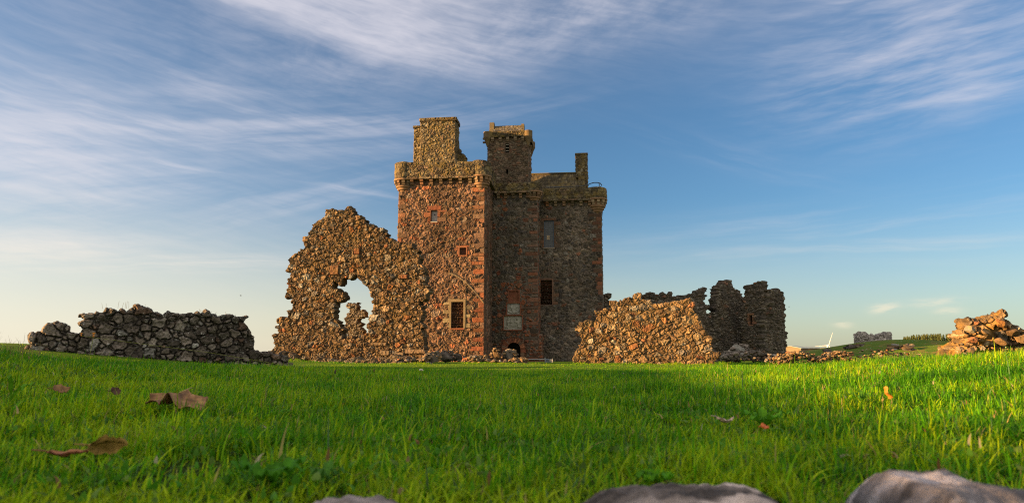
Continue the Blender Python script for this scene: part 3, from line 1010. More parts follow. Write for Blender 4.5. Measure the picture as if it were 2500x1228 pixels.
panel(bb, lambda u, v, h: L(u, w_k + kd - .35 - v * (kd - 1.6), kzt - .1 + v * (rz - kzt + .1) + h), ra_ + .1, rb2 - .1, 0, 1, .1, 99, specP)
build('caphouse_roof', bb, M_SLAB, cap)
for (p0, p1, ptop) in ((1195, 1207, 301), (1272, 1280, 304)):
    u0_, z1_ = UZ(p0, ptop, w_k + 1.25); u1_, _ = UZ(p1, ptop, w_k + 1.25)
    q = Buf()
    prof = [(.2, kzt - .05), (.2, kzt + .15), (.55, kzt + .15), (.55, kzt + .4), (.9, kzt + .4), (.9, z1_ - .12), (1.1, z1_), (1.5, z1_), (1.7, z1_ - .12), (1.7, kzt + .4), (2.4, kzt + .4), (2.4, kzt - .05)]
    n = len(prof)
    V = np.concatenate([L([u0_ + .05] * n, [w_k + p_[0] for p_ in prof], [p_[1] for p_ in prof]), L([u1_] * n, [w_k + p_[0] for p_ in prof], [p_[1] for p_ in prof])])
    q.add(V, [np.array([[i, (i + 1) % n, n + (i + 1) % n, n + i] for i in range(n)]), np.array([list(range(n))[::-1]]), np.array([[n + i for i in range(n)]])], (.33, .27, .17))
    build('crow_step_gable', q, M_PARAPET, cap)

# ---- main block roof and its chimney
w_r = WC + 3.3
r0, zr = UZ(1284, 426, w_r); r1, _ = UZ(1414, 426, w_r)
zE = zC_str + .15; wE0 = WC + 1.0
bb = Buf()
panel(bb, lambda u, v, h: L(u, wE0 + v * (w_r - wE0), zE + v * (zr - zE) + h), r0 - 1, r1, 0, 1, .04, 101, dict(specP, sx=.5, sy=.12, depth=.03, rough=.03, pal=[((.25, .20, .12), 2), ((.30, .25, .16), 2), ((.21, .17, .12), 1)]))
panel(bb, lambda u, v, h: L(u, WE - .8 - v * (WE - .8 - w_r), zE + v * (zr - zE) + h), r0 - 1, r1, 0, 1, .1, 102, specP)
bb.box((r0 - 1, w_r - .12, zr - .03), (r1, w_r + .12, zr + .07), (.30, .27, .2), L)
rf = build('roof', bb, M_SLAB, castle, label='low stone slab roof behind the parapet')
c0, zct = UZ(1406, 378, w_r); c1, _ = UZ(1433, 378, w_r)
bb = Buf(); stone_box(bb, c0, c1, w_r - .5, w_r + .9, zC_str - .2, zct - .15, 104, specCh)
ch = build('chimney', bb, M_PARAPET, castle, label='slim chimney on the right roof gable')
bb = Buf(); stone_box(bb, c0 - .06, c1 + .06, w_r - .56, w_r + .96, zct - .15, zct, 107, specP)
build('chimney_cap', bb, M_PARAPET, ch)
g0, gz = UZ(1412, 425, w_r - .9); g1, _ = UZ(1425, 425, w_r - .9)
bb = Buf(); stone_box(bb, g0, g1 + .1, w_r - 1.0, w_r - .45, zC_str - .1, gz, 110, specP)
stone_box(bb, g0 - .22, g0 + .02, w_r - .9, w_r - .45, gz - .35, gz + .05, 113, specP)
stone_box(bb, g0, g1 + .1, WC + .9, w_r - 1.0, zC_str - .2, (gz + zC_top) / 2, 115, specP)
build('gable', bb, M_PARAPET, castle, label='right roof gable below the slim chimney')
# hand rail on the far turret
bb = Buf()
rp = [UZ(x, y, WC + .8) for x, y in [(1434, 452), (1440, 449), (1450, 446), (1459, 446), (1466, 448), (1469, 452), (1467, 456), (1462, 459)]]
bb.tube([L(p_[0], WC + .8, p_[1]) for p_ in rp], .045, (.1, .1, .1))
for px in (1463,):
    p_ = UZ(px, 447, WC + .8); bb.tube([L(p_[0], WC + .8, p_[1]), L(p_[0], WC + .8, zC_str)], .04, (.1, .1, .1))
p_ = UZ(1434, 452, WC + .8); bb.tube([L(p_[0], WC + .8, p_[1]), L(p_[0] - .6, WC + .8, p_[1] - .1), L(uB1 + .6, WC + .8, p_[1] - .12)], .03, (.1, .1, .1))
build('hand_rail', bb, M_DARKMETAL, castle)


# ---- windows, door, carved panels
def win_part(r, w, d, label, glass=True):
    f = Buf(); u0, u1, z0, z1 = r; t = .05
    for (a, b, c, e) in ((u0, u0 + t, z0, z1), (u1 - t, u1, z0, z1), (u0 + t, u1 - t, z0, z0 + t), (u0 + t, u1 - t, z1 - t, z1)):
        f.box((a, w + d - .10, c), (b, w + d - .02, e), (.3, .28, .26), L)
    return f


f = win_part(winA1, 0, .30, '')
wn = build('window', f, M_WOOD, castle, label='small high window with bright sandstone surround')
q = Buf(); u0, u1, z0, z1 = winA1
q.box((u0 + .05, .23, z0 + .05), (u1 - .05, .25, z1 - .05), (.3, .3, .3), L)
build('shutter', q, M_WOOD, wn)
q = Buf(); zc_ = z0 + (z1 - z0) * .66
n = 16; an = np.linspace(0, 2 * pi, n, endpoint=False)
q.add(np.concatenate([L((u0 + u1) / 2 + .06 * np.cos(an), [.225] * n, zc_ + .06 * np.sin(an)), L((u0 + u1) / 2 + .06 * np.cos(an), [.215] * n, zc_ + .06 * np.sin(an))]), [np.array([[i, (i + 1) % n, n + (i + 1) % n, n + i] for i in range(n)]), np.array([[n + i for i in range(n)]])], (0, 0, 0))
build('vent_hole', q, M_BLACK, wn)
q = Buf(); q.box((u0 - .03, -.07, z0 - .05), (u1 + .03, .2, z0 + .012), (.55, .5, .42), L); build('sill', q, M_PALE, wn)

f = win_part(winA2, 0, .12, '')
f = Buf(); u0, u1, z0, z1 = winA2
for (a, b, c, e) in ((u0 - .09, u0, z0 - .09, z1 + .09), (u1, u1 + .09, z0 - .09, z1 + .09), (u0, u1, z0 - .09, z0), (u0, u1, z1, z1 + .09)):
    f.box((a, -.055, c), (b, .1, e), (.44, .19, .11), L)
build('window', f, M_SAND, castle, label='tiny blocked window framed in red sandstone')
f = Buf(); u0, u1, z0, z1 = winA3; t = .17
for (a, b, c, e) in ((u0 - t, u0, z0, z1), (u1, u1 + t, z0, z1), (u0 - t, u1 + t, z1, z1 + t)):
    f.box((a, -.08, c), (b, .12, e), (.28, .215, .13), L)
wn = build('window', f, M_PALE, castle, label='walled-up window in a pale yellow stone frame')
q = Buf(); q.box((u0 - .1, -.09, z0 - .12), (u1 + .1, .2, z0), (.40, .14, .08), L); build('sill', q, M_SAND, wn)

f = win_part(winC1, WC, .28, '')
wn = build('window', f, M_DARKMETAL, castle, label='tall lattice window of small dark panes')
q = Buf(); u0, u1, z0, z1 = winC1
q.box((u0 + .05, WC + .24, z0 + .05), (u1 - .05, WC + .26, z1 - .05), (.05, .05, .06), L); build('pane', q, M_GLASS, wn)
q = Buf()
for k in range(1, 6):
    x = u0 + (u1 - u0) * k / 6; q.box((x - .008, WC + .205, z0 + .05), (x + .008, WC + .235, z1 - .05), (.3, .3, .32), L)
for k in range(1, 15):
    z = z0 + (z1 - z0) * k / 15; q.box((u0 + .05, WC + .207, z - .008), (u1 - .05, WC + .233, z + .008), (.3, .3, .32), L)
build('lattice', q, M_LEAD, wn)
q = Buf(); px0 = u0 + (u1 - u0) * .28
for du in (0, .14):
    q.box((px0 + du, WC + .195, z0 + .75), (px0 + du + .10, WC + .204, z0 + 1.15), (.6, .45, .3), L)
build('paper_notice', q, M_PALE, wn)
q = Buf(); q.box((u0 - .1, WC - .07, z0 - .10), (u1 + .1, WC + .25, z0), (.34, .28, .23), L); build('sill', q, M_PALE, wn)
f = Buf(); u0, u1, z0, z1 = winC2; t = .12
for (a, b, c, e) in ((u0 - t, u0, z0, z1), (u1, u1 + t, z0, z1), (u0 - t, u1 + t, z1, z1 + t)):
    f.box((a, WC - .06, c), (b, WC + .12, e), (.30, .17, .12), L)
build('window', f, M_SAND, castle, label='walled-up window in the shaded main block')

# door arch
f = Buf(); nv_ = 17
for k in range(nv_):
    a0 = pi * k / nv_ + .012; a1 = pi * (k + 1) / nv_ - .012
    ro = dhw + R1.uniform(.36, .52)
    c = pick(RED_PAL, np.array([R1.random()]), np.array([R1.random()]))[0]
    pts = [(dhw, a0), (ro, a0), (ro, a1), (dhw, a1)]
    v = [L(dcx + r_ * cos(a_), WB - .07, dsp + r_ * sin(a_)) for r_, a_ in pts] + [L(dcx + r_ * cos(a_), WB + .5, dsp + r_ * sin(a_)) for r_, a_ in pts]
    f.add(np.array(v), np.array([[0, 1, 2, 3], [0, 4, 5, 1], [1, 5, 6, 2], [2, 6, 7, 3], [3, 7, 4, 0], [7, 6, 5, 4]]), c)
z = -.3
while z < dsp - .02:
    hh = min(R1.uniform(.25, .4), dsp - z - .01)
    for sd in (-1, 1):
        ln = R1.uniform(.3, .6); a, b = (door_r[0] - ln, door_r[0]) if sd < 0 else (door_r[1], door_r[1] + ln)
        f.box((a, WB - .06, z), (b, WB + .5, z + hh - .015), pick(RED_PAL, np.array([R1.random()]), np.array([R1.random()]))[0], L)
    z += hh
dr = build('doorway', f, M_SAND, castle, label='round-headed doorway of red stones')
q = Buf(); q.box((door_r[0] - .05, WB + 1.05, -.3), (door_r[1] + .05, WB + 1.12, door_r[3] + .05), (.03, .02, .02), L)
build('door_leaf', q, M_BLACK, dr)


def frame_box(r, w, t, out, col):
    f = Buf(); u0, u1, z0, z1 = r
    f.box((u0 - t, w - out, z0 - t), (u0, w + .1, z1 + t), col, L); f.box((u1, w - out, z0 - t), (u1 + t, w + .1, z1 + t), col, L)
    f.box((u0, w - out, z0 - t), (u1, w + .1, z0), col, L); f.box((u0, w - out, z1), (u1, w + .1, z1 + t), col, L)
    return f


def blob(uu, vv, cx, cy, sx, sy): return np.exp(-(((uu - cx) / sx) ** 2 + ((vv - cy) / sy) ** 2) * 1.5)


def carving(r, hfun, col, seed):
    b = Buf(); u0, u1, z0, z1 = r
    feat = [dict(r=r, h=hfun, col=lambda uu, vv: np.array(col) * (np.ones_like(uu) * 1.0)[..., None], ew=.0, rough=.02)]
    panel(b, lambda u, v, h: L(u, WB + .05 - h, v), u0, u1, z0, z1, .02, seed, specB, feat)
    return b


def h_low(uu, vv):
    s = sstep(.05, .0, np.maximum(np.abs(uu - .5) - .13, np.abs(vv - .55) - .30))      # shield
    l = blob(uu, vv, .22, .45, .10, .28) + blob(uu, vv, .26, .78, .08, .10) + blob(uu, vv, .33, .55, .10, .05) + blob(uu, vv, .14, .18, .10, .05)
    r = blob(uu, vv, .78, .45, .10, .28) + blob(uu, vv, .74, .78, .08, .10) + blob(uu, vv, .67, .55, .10, .05) + blob(uu, vv, .86, .18, .10, .05)
    return .05 * s + .11 * np.minimum(l, 1) + .11 * np.minimum(r, 1)


def h_mid(uu, vv):
    s = .07 * sstep(.05, .0, np.maximum(np.abs(uu - .5) - .20 * np.clip(vv * 1.6, 0, 1), np.abs(vv - .55) - .36))
    g = .07 * np.exp(-((vv - (.12 + .5 * (uu - .5) ** 2 * 2)) / .07) ** 2)
    return s + g + .07 * blob(uu, vv, .2, .7, .12, .14) + .07 * blob(uu, vv, .8, .7, .12, .14)


def h_top(uu, vv): return .03 * blob(uu, vv, .5, .5, .3, .3) + .02 * blob(uu, vv, .15, .5, .05, .05)


for r, hf_, cl, lb, t in ((pan_low, h_low, CARVE, 'wide pale carved armorial panel above the door', .08), (pan_mid, h_mid, (.41, .40, .36), 'square pale carved panel', .09), (pan_top, h_top, (.34, .12, .07), 'worn red sandstone panel', .10)):
    rr = (r[0] + t, r[1] - t, r[2] + t * .6, r[3] - t * .6)
    fb = frame_box(rr, WB, t * .95, .10, (.36, .13, .075))
    fo = build('heraldic_panel', fb, M_SAND, castle, label=lb)
    build('carving', carving(rr, hf_, cl, 130), M_PALE if cl != (.34, .12, .07) else M_SAND, fo)
r = pan_low
# small lean-to corner stones at the foot of the stair wall
bb = Buf(); stone_box(bb, uB1 - .02, uB1 + .34, WB + .05, WB + .9, -.4, UZ(1320, 815, WB)[1], 140, dict(specB, pal=RED_PAL))
build('corner_buttress', bb, M_TOWER, castle)

# ------------------------------------------------------------------ ruined walls
def crop(pts, x0, y0, s): return [(x0 + x / s, y0 + y / s) for x, y in pts]


def ruin_wall(name, label, px_poly, a, b, thick, res, seed, spec, mat, holes_px=(), feats=(), cat='ruined wall', layers=6, parent=None, rim=.1, group=None):
    mp, uv = vertical_plane(a, b)
    poly = [uv(*p) for p in px_poly]
    holes = [[uv(*p) for p in h] for h in holes_px]
    buf = Buf(); ruin(buf, mp, poly, holes, thick, res, seed, spec, feats(uv) if callable(feats) else feats, layers, rim)
    return build(name, buf, mat, parent, label=label if label else None, cat=cat if parent is None else None, group=group)


def B2(px, D): return ((px - 1250) / F * D, D)


gab = crop([(20, 1260), (50, 1110), (60, 1080), (90, 1000), (125, 870), (185, 850), (205, 720), (165, 710), (185, 590), (175, 480), (215, 410), (265, 390), (300, 295), (355, 215), (385, 180), (430, 145), (460, 100), (530, 90), (570, 90), (600, 73), (645, 95), (680, 165), (740, 175), (755, 205), (815, 205), (870, 245), (920, 285), (965, 325), (1040, 325), (1090, 360), (1140, 440), (1160, 520), (1180, 640), (1170, 720), (1150, 760), (1140, 900), (1150, 1060), (1165, 1100), (1180, 1260)], 640, 480, 2.924)
hole = crop([(540, 760), (590, 718), (562, 680), (525, 640), (585, 635), (600, 600), (640, 590), (665, 575), (695, 580), (710, 620), (755, 630), (760, 670), (750, 725), (785, 732), (788, 790), (770, 870), (742, 910), (722, 968), (690, 985), (605, 985), (585, 905), (540, 850)], 640, 480, 2.924)
specG = dict(sx=.28, sy=.165, depth=.048, ew=.025, rough=.065, pal=GABLE_PAL, mortar=(.12, .083, .045), tilt=.42, wv=1.3, mdepth=.025, jit=.8, p=3.2)


def gable_feats(uv):
    out = []
    rg = np.random.default_rng(5)
    for (x, y, w_, h_, c) in ((870, 622, 20, 20, (.30, .21, .12)), (690, 665, 0, 0, None), (817, 660, 22, 24, (.34, .17, .09)), (872, 614, 16, 16, (.32, .13, .07)), (822, 608, 0, 0, None), (985, 676, 22, 12, (.40, .17, .09)), (1015, 858, 52, 13, (.40, .28, .19)), (975, 866, 26, 14, (.36, .27, .18)), (940, 862, 26, 14, (.38, .28, .18)), (925, 840, 40, 10, (.38, .27, .17))):
        if c is None: continue
        u0, z1 = uv(x - w_ / 2, y - h_ / 2); u1, z0 = uv(x + w_ / 2, y + h_ / 2)
        out.append(dict(r=(u0, u1, z0, z1), h=.13, col=c, rough=.05, ew=.06))
    return out


ruin_wall('ruined_gable', 'tall broken stone gable with a ragged open window hole', gab, B2(660, 46.5), B2(1040, 44.3), .75, .03, 201, specG, M_GABLE, [[(x + (-5 if x < 868 else 2), y + (-2 if y < 760 else 5)) for x, y in hole]], gable_feats, 'ruined gable')
# low plinth course at the foot of the gable
pl = [(615, 960), (622, 866), (650, 862), (700, 866), (740, 872), (830, 876), (930, 872), (1000, 866), (1040, 868), (1046, 960)]
ruin_wall('low_wall', 'low grey footing course running along the foot of the gable', pl, B2(620, 44.6), B2(1045, 42.8), .8, .035, 205, dict(specG, pal=RUIN_PAL, sx=.5, sy=.2), M_RUIN)
pier = crop([(598, 1030), (592, 900), (606, 860), (598, 800), (612, 760), (640, 750), (690, 755), (695, 805), (735, 812), (725, 832), (718, 860), (700, 880), (712, 940), (725, 975), (725, 1060)], 640, 480, 2.924)
ruin_wall('ruined_pier', 'thin crumbling stone pier standing beyond the gable hole', pier + [(885, 900), (838, 900)], B2(840, 62), B2(895, 61.6), .8, .04, 207, dict(specG, pal=RUIN_PAL, sx=.36, sy=.16), M_RUIN)

lw = crop([(205, 560), (205, 460), (215, 420), (315, 395), (335, 340), (415, 325), (420, 297), (460, 292), (530, 310), (625, 335), (630, 360), (680, 345), (690, 320), (735, 290), (760, 265), (752, 255), (755, 215), (800, 195), (840, 185), (930, 170), (1010, 185), (1025, 210), (1090, 195), (1140, 205), (1190, 175), (1240, 170), (1290, 185), (1300, 215), (1370, 205), (1430, 210), (1480, 230), (1560, 240), (1590, 220), (1730, 225), (1830, 240), (1880, 250), (1930, 250), (1975, 275), (2050, 270), (2130, 300), (2135, 345), (2190, 395), (2220, 450), (2225, 560), (2250, 580), (2400, 575), (2480, 600), (2520, 700), (2520, 860), (205, 860)], 0, 700, 3.571)
lw = [(x, y + (np.interp(x, [60, 200, 400, 600, 625], [7, 5, -2, -8, 0]) if y < 870 else 0)) for x, y in lw]
ruin_wall('ruined_wall', 'long low grey rubble wall with white lichen in shade', lw, B2(58, 26.5), B2(700, 31.5), .9, .025, 211, dict(sx=.32, sy=.22, depth=.11, ew=.03, rough=.06, pal=GREY_PAL, mortar=(.04, .035, .03), tilt=.3, wv=.9, mdepth=.06, fine=.5, p=2.6), M_GREY, layers=6)

rw = crop([(80, 1150), (95, 1030), (100, 960), (130, 880), (140, 780), (150, 610), (195, 575), (255, 560), (295, 545), (300, 510), (350, 480), (410, 475), (420, 420), (450, 380), (510, 340), (560, 330), (640, 340), (720, 325), (790, 325), (810, 345), (880, 330), (930, 370), (1000, 380), (1060, 395), (1140, 370), (1290, 355), (1330, 385), (1340, 440), (1390, 480), (1395, 545), (1475, 555), (1470, 600), (1400, 625), (1455, 650), (1450, 690), (1510, 680), (1560, 730), (1565, 790), (1570, 850), (1590, 920), (1590, 1150)], 1380, 650, 4.31)
ruin_wall('ruined_wall', 'golden sunlit rubble wall with stepped broken top right of the tower', rw, B2(1404, 44.6), B2(1750, 43.0), 1.0, .03, 221, dict(sx=.33, sy=.20, depth=.05, ew=.025, rough=.06, pal=GOLD_PAL, mortar=(.15, .105, .055), tilt=.35, wv=1.4, jit=.8, mdepth=.025, p=3), M_GOLD)

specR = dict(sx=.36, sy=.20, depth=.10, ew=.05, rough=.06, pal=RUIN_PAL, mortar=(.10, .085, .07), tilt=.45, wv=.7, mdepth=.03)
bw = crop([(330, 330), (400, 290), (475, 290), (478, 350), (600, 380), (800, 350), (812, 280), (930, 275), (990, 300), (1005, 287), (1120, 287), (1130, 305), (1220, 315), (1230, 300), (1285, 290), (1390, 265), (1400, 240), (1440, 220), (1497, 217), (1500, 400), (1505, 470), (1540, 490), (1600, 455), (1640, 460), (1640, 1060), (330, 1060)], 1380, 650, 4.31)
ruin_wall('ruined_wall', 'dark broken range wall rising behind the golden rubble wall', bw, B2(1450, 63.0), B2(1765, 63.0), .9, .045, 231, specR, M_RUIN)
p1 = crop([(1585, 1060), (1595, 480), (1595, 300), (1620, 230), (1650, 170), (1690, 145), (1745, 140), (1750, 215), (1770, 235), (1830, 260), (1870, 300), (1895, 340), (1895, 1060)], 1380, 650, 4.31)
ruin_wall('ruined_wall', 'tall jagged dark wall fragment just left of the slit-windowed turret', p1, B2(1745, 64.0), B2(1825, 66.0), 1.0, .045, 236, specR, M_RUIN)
tur = thing('ruined_turret', (*B2(1880, 63), 0.0), 'dark roofless square turret with a slit window at the far right', 'ruined tower')
p2 = crop([(1850, 1060), (1855, 420), (1885, 300), (1890, 205), (1960, 180), (1990, 148), (2030, 150), (2045, 170), (2080, 170), (2105, 220), (2125, 275), (2135, 1060)], 1380, 650, 4.31)


def slit(uv):
    u0, z1 = uv(1830, 770); u1, z0 = uv(1837, 792)
    return surround((u0, u1, z0, z1), np.random.default_rng(8), .2, .2, pal=[((.28, .14, .09), 1), ((.24, .16, .12), 1)], out_l=.2, out_r=.3) + [recess((u0, u1, z0, z1), .5, (.02, .017, .015))]


def slit2(uv):
    u0, z1 = uv(1872, 795); u1, z0 = uv(1876, 817)
    return [recess((u0, u1, z0, z1), .4, (.03, .025, .02))]


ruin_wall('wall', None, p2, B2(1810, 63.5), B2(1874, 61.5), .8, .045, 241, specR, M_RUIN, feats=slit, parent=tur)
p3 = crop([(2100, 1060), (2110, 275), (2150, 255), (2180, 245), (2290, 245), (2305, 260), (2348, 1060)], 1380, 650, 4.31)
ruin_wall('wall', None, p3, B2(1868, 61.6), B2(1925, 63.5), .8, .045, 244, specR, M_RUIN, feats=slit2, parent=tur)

# ------------------------------------------------------------------ fallen stones
def lumps(name, label, cat, px0, px1, ytop, ybot, D, seed, n, pal, mat, size=(.12, .3), group=None, kind=None, depth=.6, sub=3, profile=None):
    """a mound of stones; ytop: row of its highest point; the mound follows a bell or the given profile"""
    rng = np.random.default_rng(seed); b = Buf()
    x0, x1 = (px0 - 1250) / F * D, (px1 - 1250) / F * D
    zt = P((px0 + px1) / 2, ytop, D)[2]; zb = min(P((px0 + px1) / 2, ybot, D)[2], tz((x0 + x1) / 2, D)) - .1
    for k in range(n):
        t = rng.uniform(0.02, .98)
        env = profile(t) if profile else math.sin(pi * t) ** .6
        x = x0 + (x1 - x0) * t
        d = D + rng.uniform(-depth, depth) * .5
        s = rng.uniform(*size) * (.6 + .4 * env)
        z = zb + (max(zt - zb - s * .6, .02)) * env * rng.uniform(0.1, 1) ** .6
        rock(b, (x, d, z), (s * rng.uniform(.8, 1.3), s * rng.uniform(.8, 1.2), s * rng.uniform(.5, .8)), rng, pal, sub)
    return build(name, b, mat, label=label, cat=cat, group=group, kind=kind)


def boulder(label, px, pytop, pybot, wpx, D, seed, pal, mat, dz=0, lump=7, name='fallen_masonry', cat='fallen masonry'):
    """a lump of mortared stones fallen from a wall"""
    rng = np.random.default_rng(seed); b = Buf()
    c = P(px, (pytop + pybot) / 2, D); w = wpx / F * D / 2
    z1 = P(px, pytop, D)[2]; z0 = min(P(px, pybot, D)[2], tz(c[0], D) - .04)
    c[2] = (z0 + z1) / 2; h = (z1 - z0) / 2
    rock(b, c, (w * .9, w * .7, h * .92), rng, pal, 3, rough=.12)
    for k in range(lump * 5):
        an = rng.uniform(0, 2 * pi); el = rng.uniform(-.6, 1.2)
        p_ = c + np.array([w * .8 * cos(an) * cos(el), w * .6 * sin(an) * cos(el), h * .8 * sin(el)])
        s = rng.uniform(.10, .24) * max(w, h)
        rock(b, p_, (s * 1.3, s * 1.1, s * .85), rng, pal, 3 if k < 12 else 2)
    return build(name, b, mat, label=label, cat=cat, group='fallen masonry on the lawn')


boulder('broad flat lump of fallen masonry at the left of the pale heap before the door', 1162, 866, 888, 52, 43.5, 301, GREY_PAL + GOLD_PAL, M_GOLD)
boulder('tall pale upright block of fallen masonry in front of the doorway', 1213, 846, 880, 34, 44.0, 302, GOLD_PAL, M_GOLD, lump=4)
boulder('large rounded block of fallen masonry leaning right of the tallest block', 1246, 847, 882, 46, 44.4, 303, GOLD_PAL + GREY_PAL, M_GOLD)
boulder('golden low lump of fallen masonry at the right end of the heap', 1267, 872, 889, 50, 43.6, 304, GOLD_PAL, M_GOLD)
boulder('small round stone lump wedged left of the tallest block', 1187, 862, 876, 22, 44.2, 305, GOLD_PAL, M_GOLD, lump=3)
boulder('lichen-spotted round boulder against the right foot of the gable', 1056, 853, 880, 48, 43.4, 306, GREY_PAL + GOLD_PAL, M_GREY)
boulder('grey rubble lump at the tower foot behind the gable corner', 1092, 853, 877, 50, 49.0, 307, GREY_PAL, M_GREY)
boulder('small tapering grey rubble lump beside the tower corner', 1120, 862, 879, 34, 49.5, 308, GREY_PAL, M_GREY, lump=4)
lumps('rubble', None, None, 1135, 1300, 874, 890, 43.4, 310, 90, GREY_PAL + GOLD_PAL, M_GREY, (.08, .2), kind='stuff')
lumps('rubble', None, None, 955, 1060, 868, 888, 43.0, 311, 70, GREY_PAL + GOLD_PAL, M_GREY, (.08, .2), kind='stuff')
lumps('rubble', None, None, 1745, 1935, 853, 876, 50.0, 312, 260, GREY_PAL, M_GREY, (.1, .28), kind='stuff', depth=1.6, profile=lambda t: .55 + .45 * math.sin(pi * min(1, t * 1.3)))
lumps('rubble', None, None, 1880, 2065, 855, 873, 41.0, 313, 420, GOLD_PAL, M_GOLD, (.06, .16), kind='stuff', depth=1.6, profile=lambda t: .6 + .4 * abs(math.sin(5.3 * t)))
boulder('big pale slab of fallen masonry leaning at the foot of the jagged wall fragment', 1805, 834, 872, 64, 52.0, 314, GREY_PAL, M_GREY)
boulder('dark squat stone lump on the rubble line below the wind turbine', 2020, 848, 862, 30, 47.0, 315, RUIN_PAL, M_RUIN, lump=4)
boulder('square block of masonry standing left of the big pale slab', 1775, 853, 873, 30, 51.0, 316, GREY_PAL, M_GREY, lump=4)

# ------------------------------------------------------------------ sunlit stump of walling on the right
def stump():
    D = 15.5
    out = [(2308, 900), (2310, 856), (2314, 846), (2320, 836), (2332, 830), (2326, 818), (2330, 800), (2346, 793), (2352, 782), (2372, 778), (2388, 781), (2398, 773), (2415, 769), (2434, 772), (2443, 786), (2448, 795), (2470, 796), (2490, 802), (2520, 806), (2560, 815), (2600, 836), (2640, 900)]
    out = [(x + 24, y + (3 if y < 850 else 0)) for x, y in out]
    mp, uv = vertical_plane(B2(2270, D + .5), B2(2640, D - .1))
    b = Buf()
    ruin(b, mp, [uv(*p_) for p_ in out], [], .8, .014, 401, dict(sx=.14, sy=.115, depth=.06, ew=.02, rough=.05, pal=GOLD_PAL, mortar=(.16, .11, .06), tilt=.6, wv=1.2, mdepth=.04, p=3, fine=.5), layers=18, rim=.13, rf=7.5)
    rng = np.random.default_rng(400)
    for (px, py, w_, h_) in ((2444, 788, 34, 24), (2372, 806, 30, 22), (2470, 812, 46, 24), (2400, 812, 34, 22), (2440, 832, 44, 28), (2492, 828, 36, 26), (2372, 830, 30, 18)):
        c = P(px, py, D + .12)
        rock(b, c, (w_ / F * D * .46, .15, h_ / F * D * .56), rng, GOLD_PAL, 4, rot=rng.uniform(-.3, .3), rough=.1)
    build('ruined_wall', b, M_CAIRN, label='heaped golden stump of rubble walling at the right edge of the photo', cat='ruined wall')


stump()
lumps('rubble', None, None, 2322, 2372, 836, 852, 15.2, 402, 60, GOLD_PAL, M_CAIRN, (.04, .1), kind='stuff', depth=.4)

# ------------------------------------------------------------------ knoll: round ruin and outcrops
def round_ruin():
    D = 74.0
    c = P(2166, 825, D); rad = 44 / F * D
    zt_ = P(2166, 812, D)[2]; b = Buf()

    def mp(u, v, h):
        an = u / rad + pi
        k = 1 + .04 * vn(an * 2, an * 0, 3)
        return np.stack([c[0] + (rad * k + h) * np.cos(an), c[1] + 3 + (rad * .8 * k + h) * np.sin(an), v + 0 * u], -1)
    z0 = tz(c[0], D) - 1.0
    n = 40
    poly = [(0, z0)] + [(2 * pi * rad * t, zt_ + .12 * float(vn(np.array([t * 9.0]), np.array([0.]), 12)[0])) for t in np.linspace(0, 1, n)] + [(2 * pi * rad, z0)]
    ruin(b, mp, poly, [], .6, .06, 421, dict(specR, sx=.34, sy=.24, depth=.06, tilt=.2, pal=[((.50, .45, .43), 2), ((.58, .53, .50), 2), ((.42, .38, .36), 1)], mortar=(.35, .31, .29)))
    build('round_ruin', b, M_FARGREY, label='low round grey ruin crowning the grassy knoll', cat='ruin')


round_ruin()
rk = [(2078, 846, 20, 12, 64, 'small sunlit stone outcrop at the left foot of the knoll'), (2102, 841, 14, 8, 66, 'tiny sunlit stone on the knoll slope left of the round ruin'), (2190, 846, 34, 16, 58, 'low stone outcrop on the near slope below the round ruin'), (2222, 846, 26, 22, 60, 'steep grey outcrop at the right end of the knoll')]
for k, (px, py, w_, h_, D, lb) in enumerate(rk):
    rng = np.random.default_rng(430 + k); b = Buf(); c = hit(px, py + h_ * .4, 0, 140); D = c[1]; c[2] += h_ / F * D * .3
    for j in range(14):
        rock(b, c + np.array([rng.uniform(-.5, .5) * w_ / F * D, rng.uniform(-.5, .5), rng.uniform(-.5, .25) * h_ / F * D]), (w_ / F * D * .22, .5, h_ / F * D * .30), rng, GOLD_PAL + GREY_PAL, 3)
    build('rock_outcrop', b, M_GOLD, label=lb, cat='rock')
lumps('rubble', None, None, 2060, 2240, 850, 862, 52.0, 440, 160, GOLD_PAL, M_GOLD, (.06, .18), kind='stuff', depth=3)

# ------------------------------------------------------------------ far things: wood, sheds, turbine, birds
def wood():
    rng = np.random.default_rng(500); b = Buf(); D0 = 620.0
    V = []; FC = []; C = []; n = 0
    for k in range(150):
        D = D0 + rng.uniform(-40, 60)
        px = rng.uniform(2206, 2345)
        top = np.interp(px, [2200, 2230, 2270, 2310, 2345], [822, 816, 814, 813, 814]) + rng.uniform(-1.5, 4)
        p_ = P(px, top, D); bot = P(px, 848, D)[2]
        H = p_[2] - bot; rad = rng.uniform(1.3, 2.0)
        base = np.array([.030, .050, .012]) * rng.uniform(.7, 1.4) + np.array([.03, .015, 0]) * rng.random()
        for lay in range(9):
            t = lay / 9
            for q in range(9):
                an = rng.uniform(0, 2 * pi); rr = rad * (1 - t) ** .8 * rng.uniform(.6, 1.15) + .15
                z = bot + H * (.12 + .88 * t) + rng.uniform(-.4, .4)
                o = np.array([p_[0], D, z])
                e = o + np.array([rr * cos(an), rr * sin(an), -.5 - .3 * rr])
                s = np.array([-sin(an), cos(an), 0]) * rr * .45
                V += [o + np.array([0, 0, .8]), e + s, e - s]; FC.append([n, n + 1, n + 2]); n += 3
                C += [base * rng.uniform(.8, 1.2)] * 3
    b.add(np.array(V), np.array(FC), np.array(C))
    build('far_wood', b, M_TREE, origin=(0, 0, 0), kind='stuff')


wood()


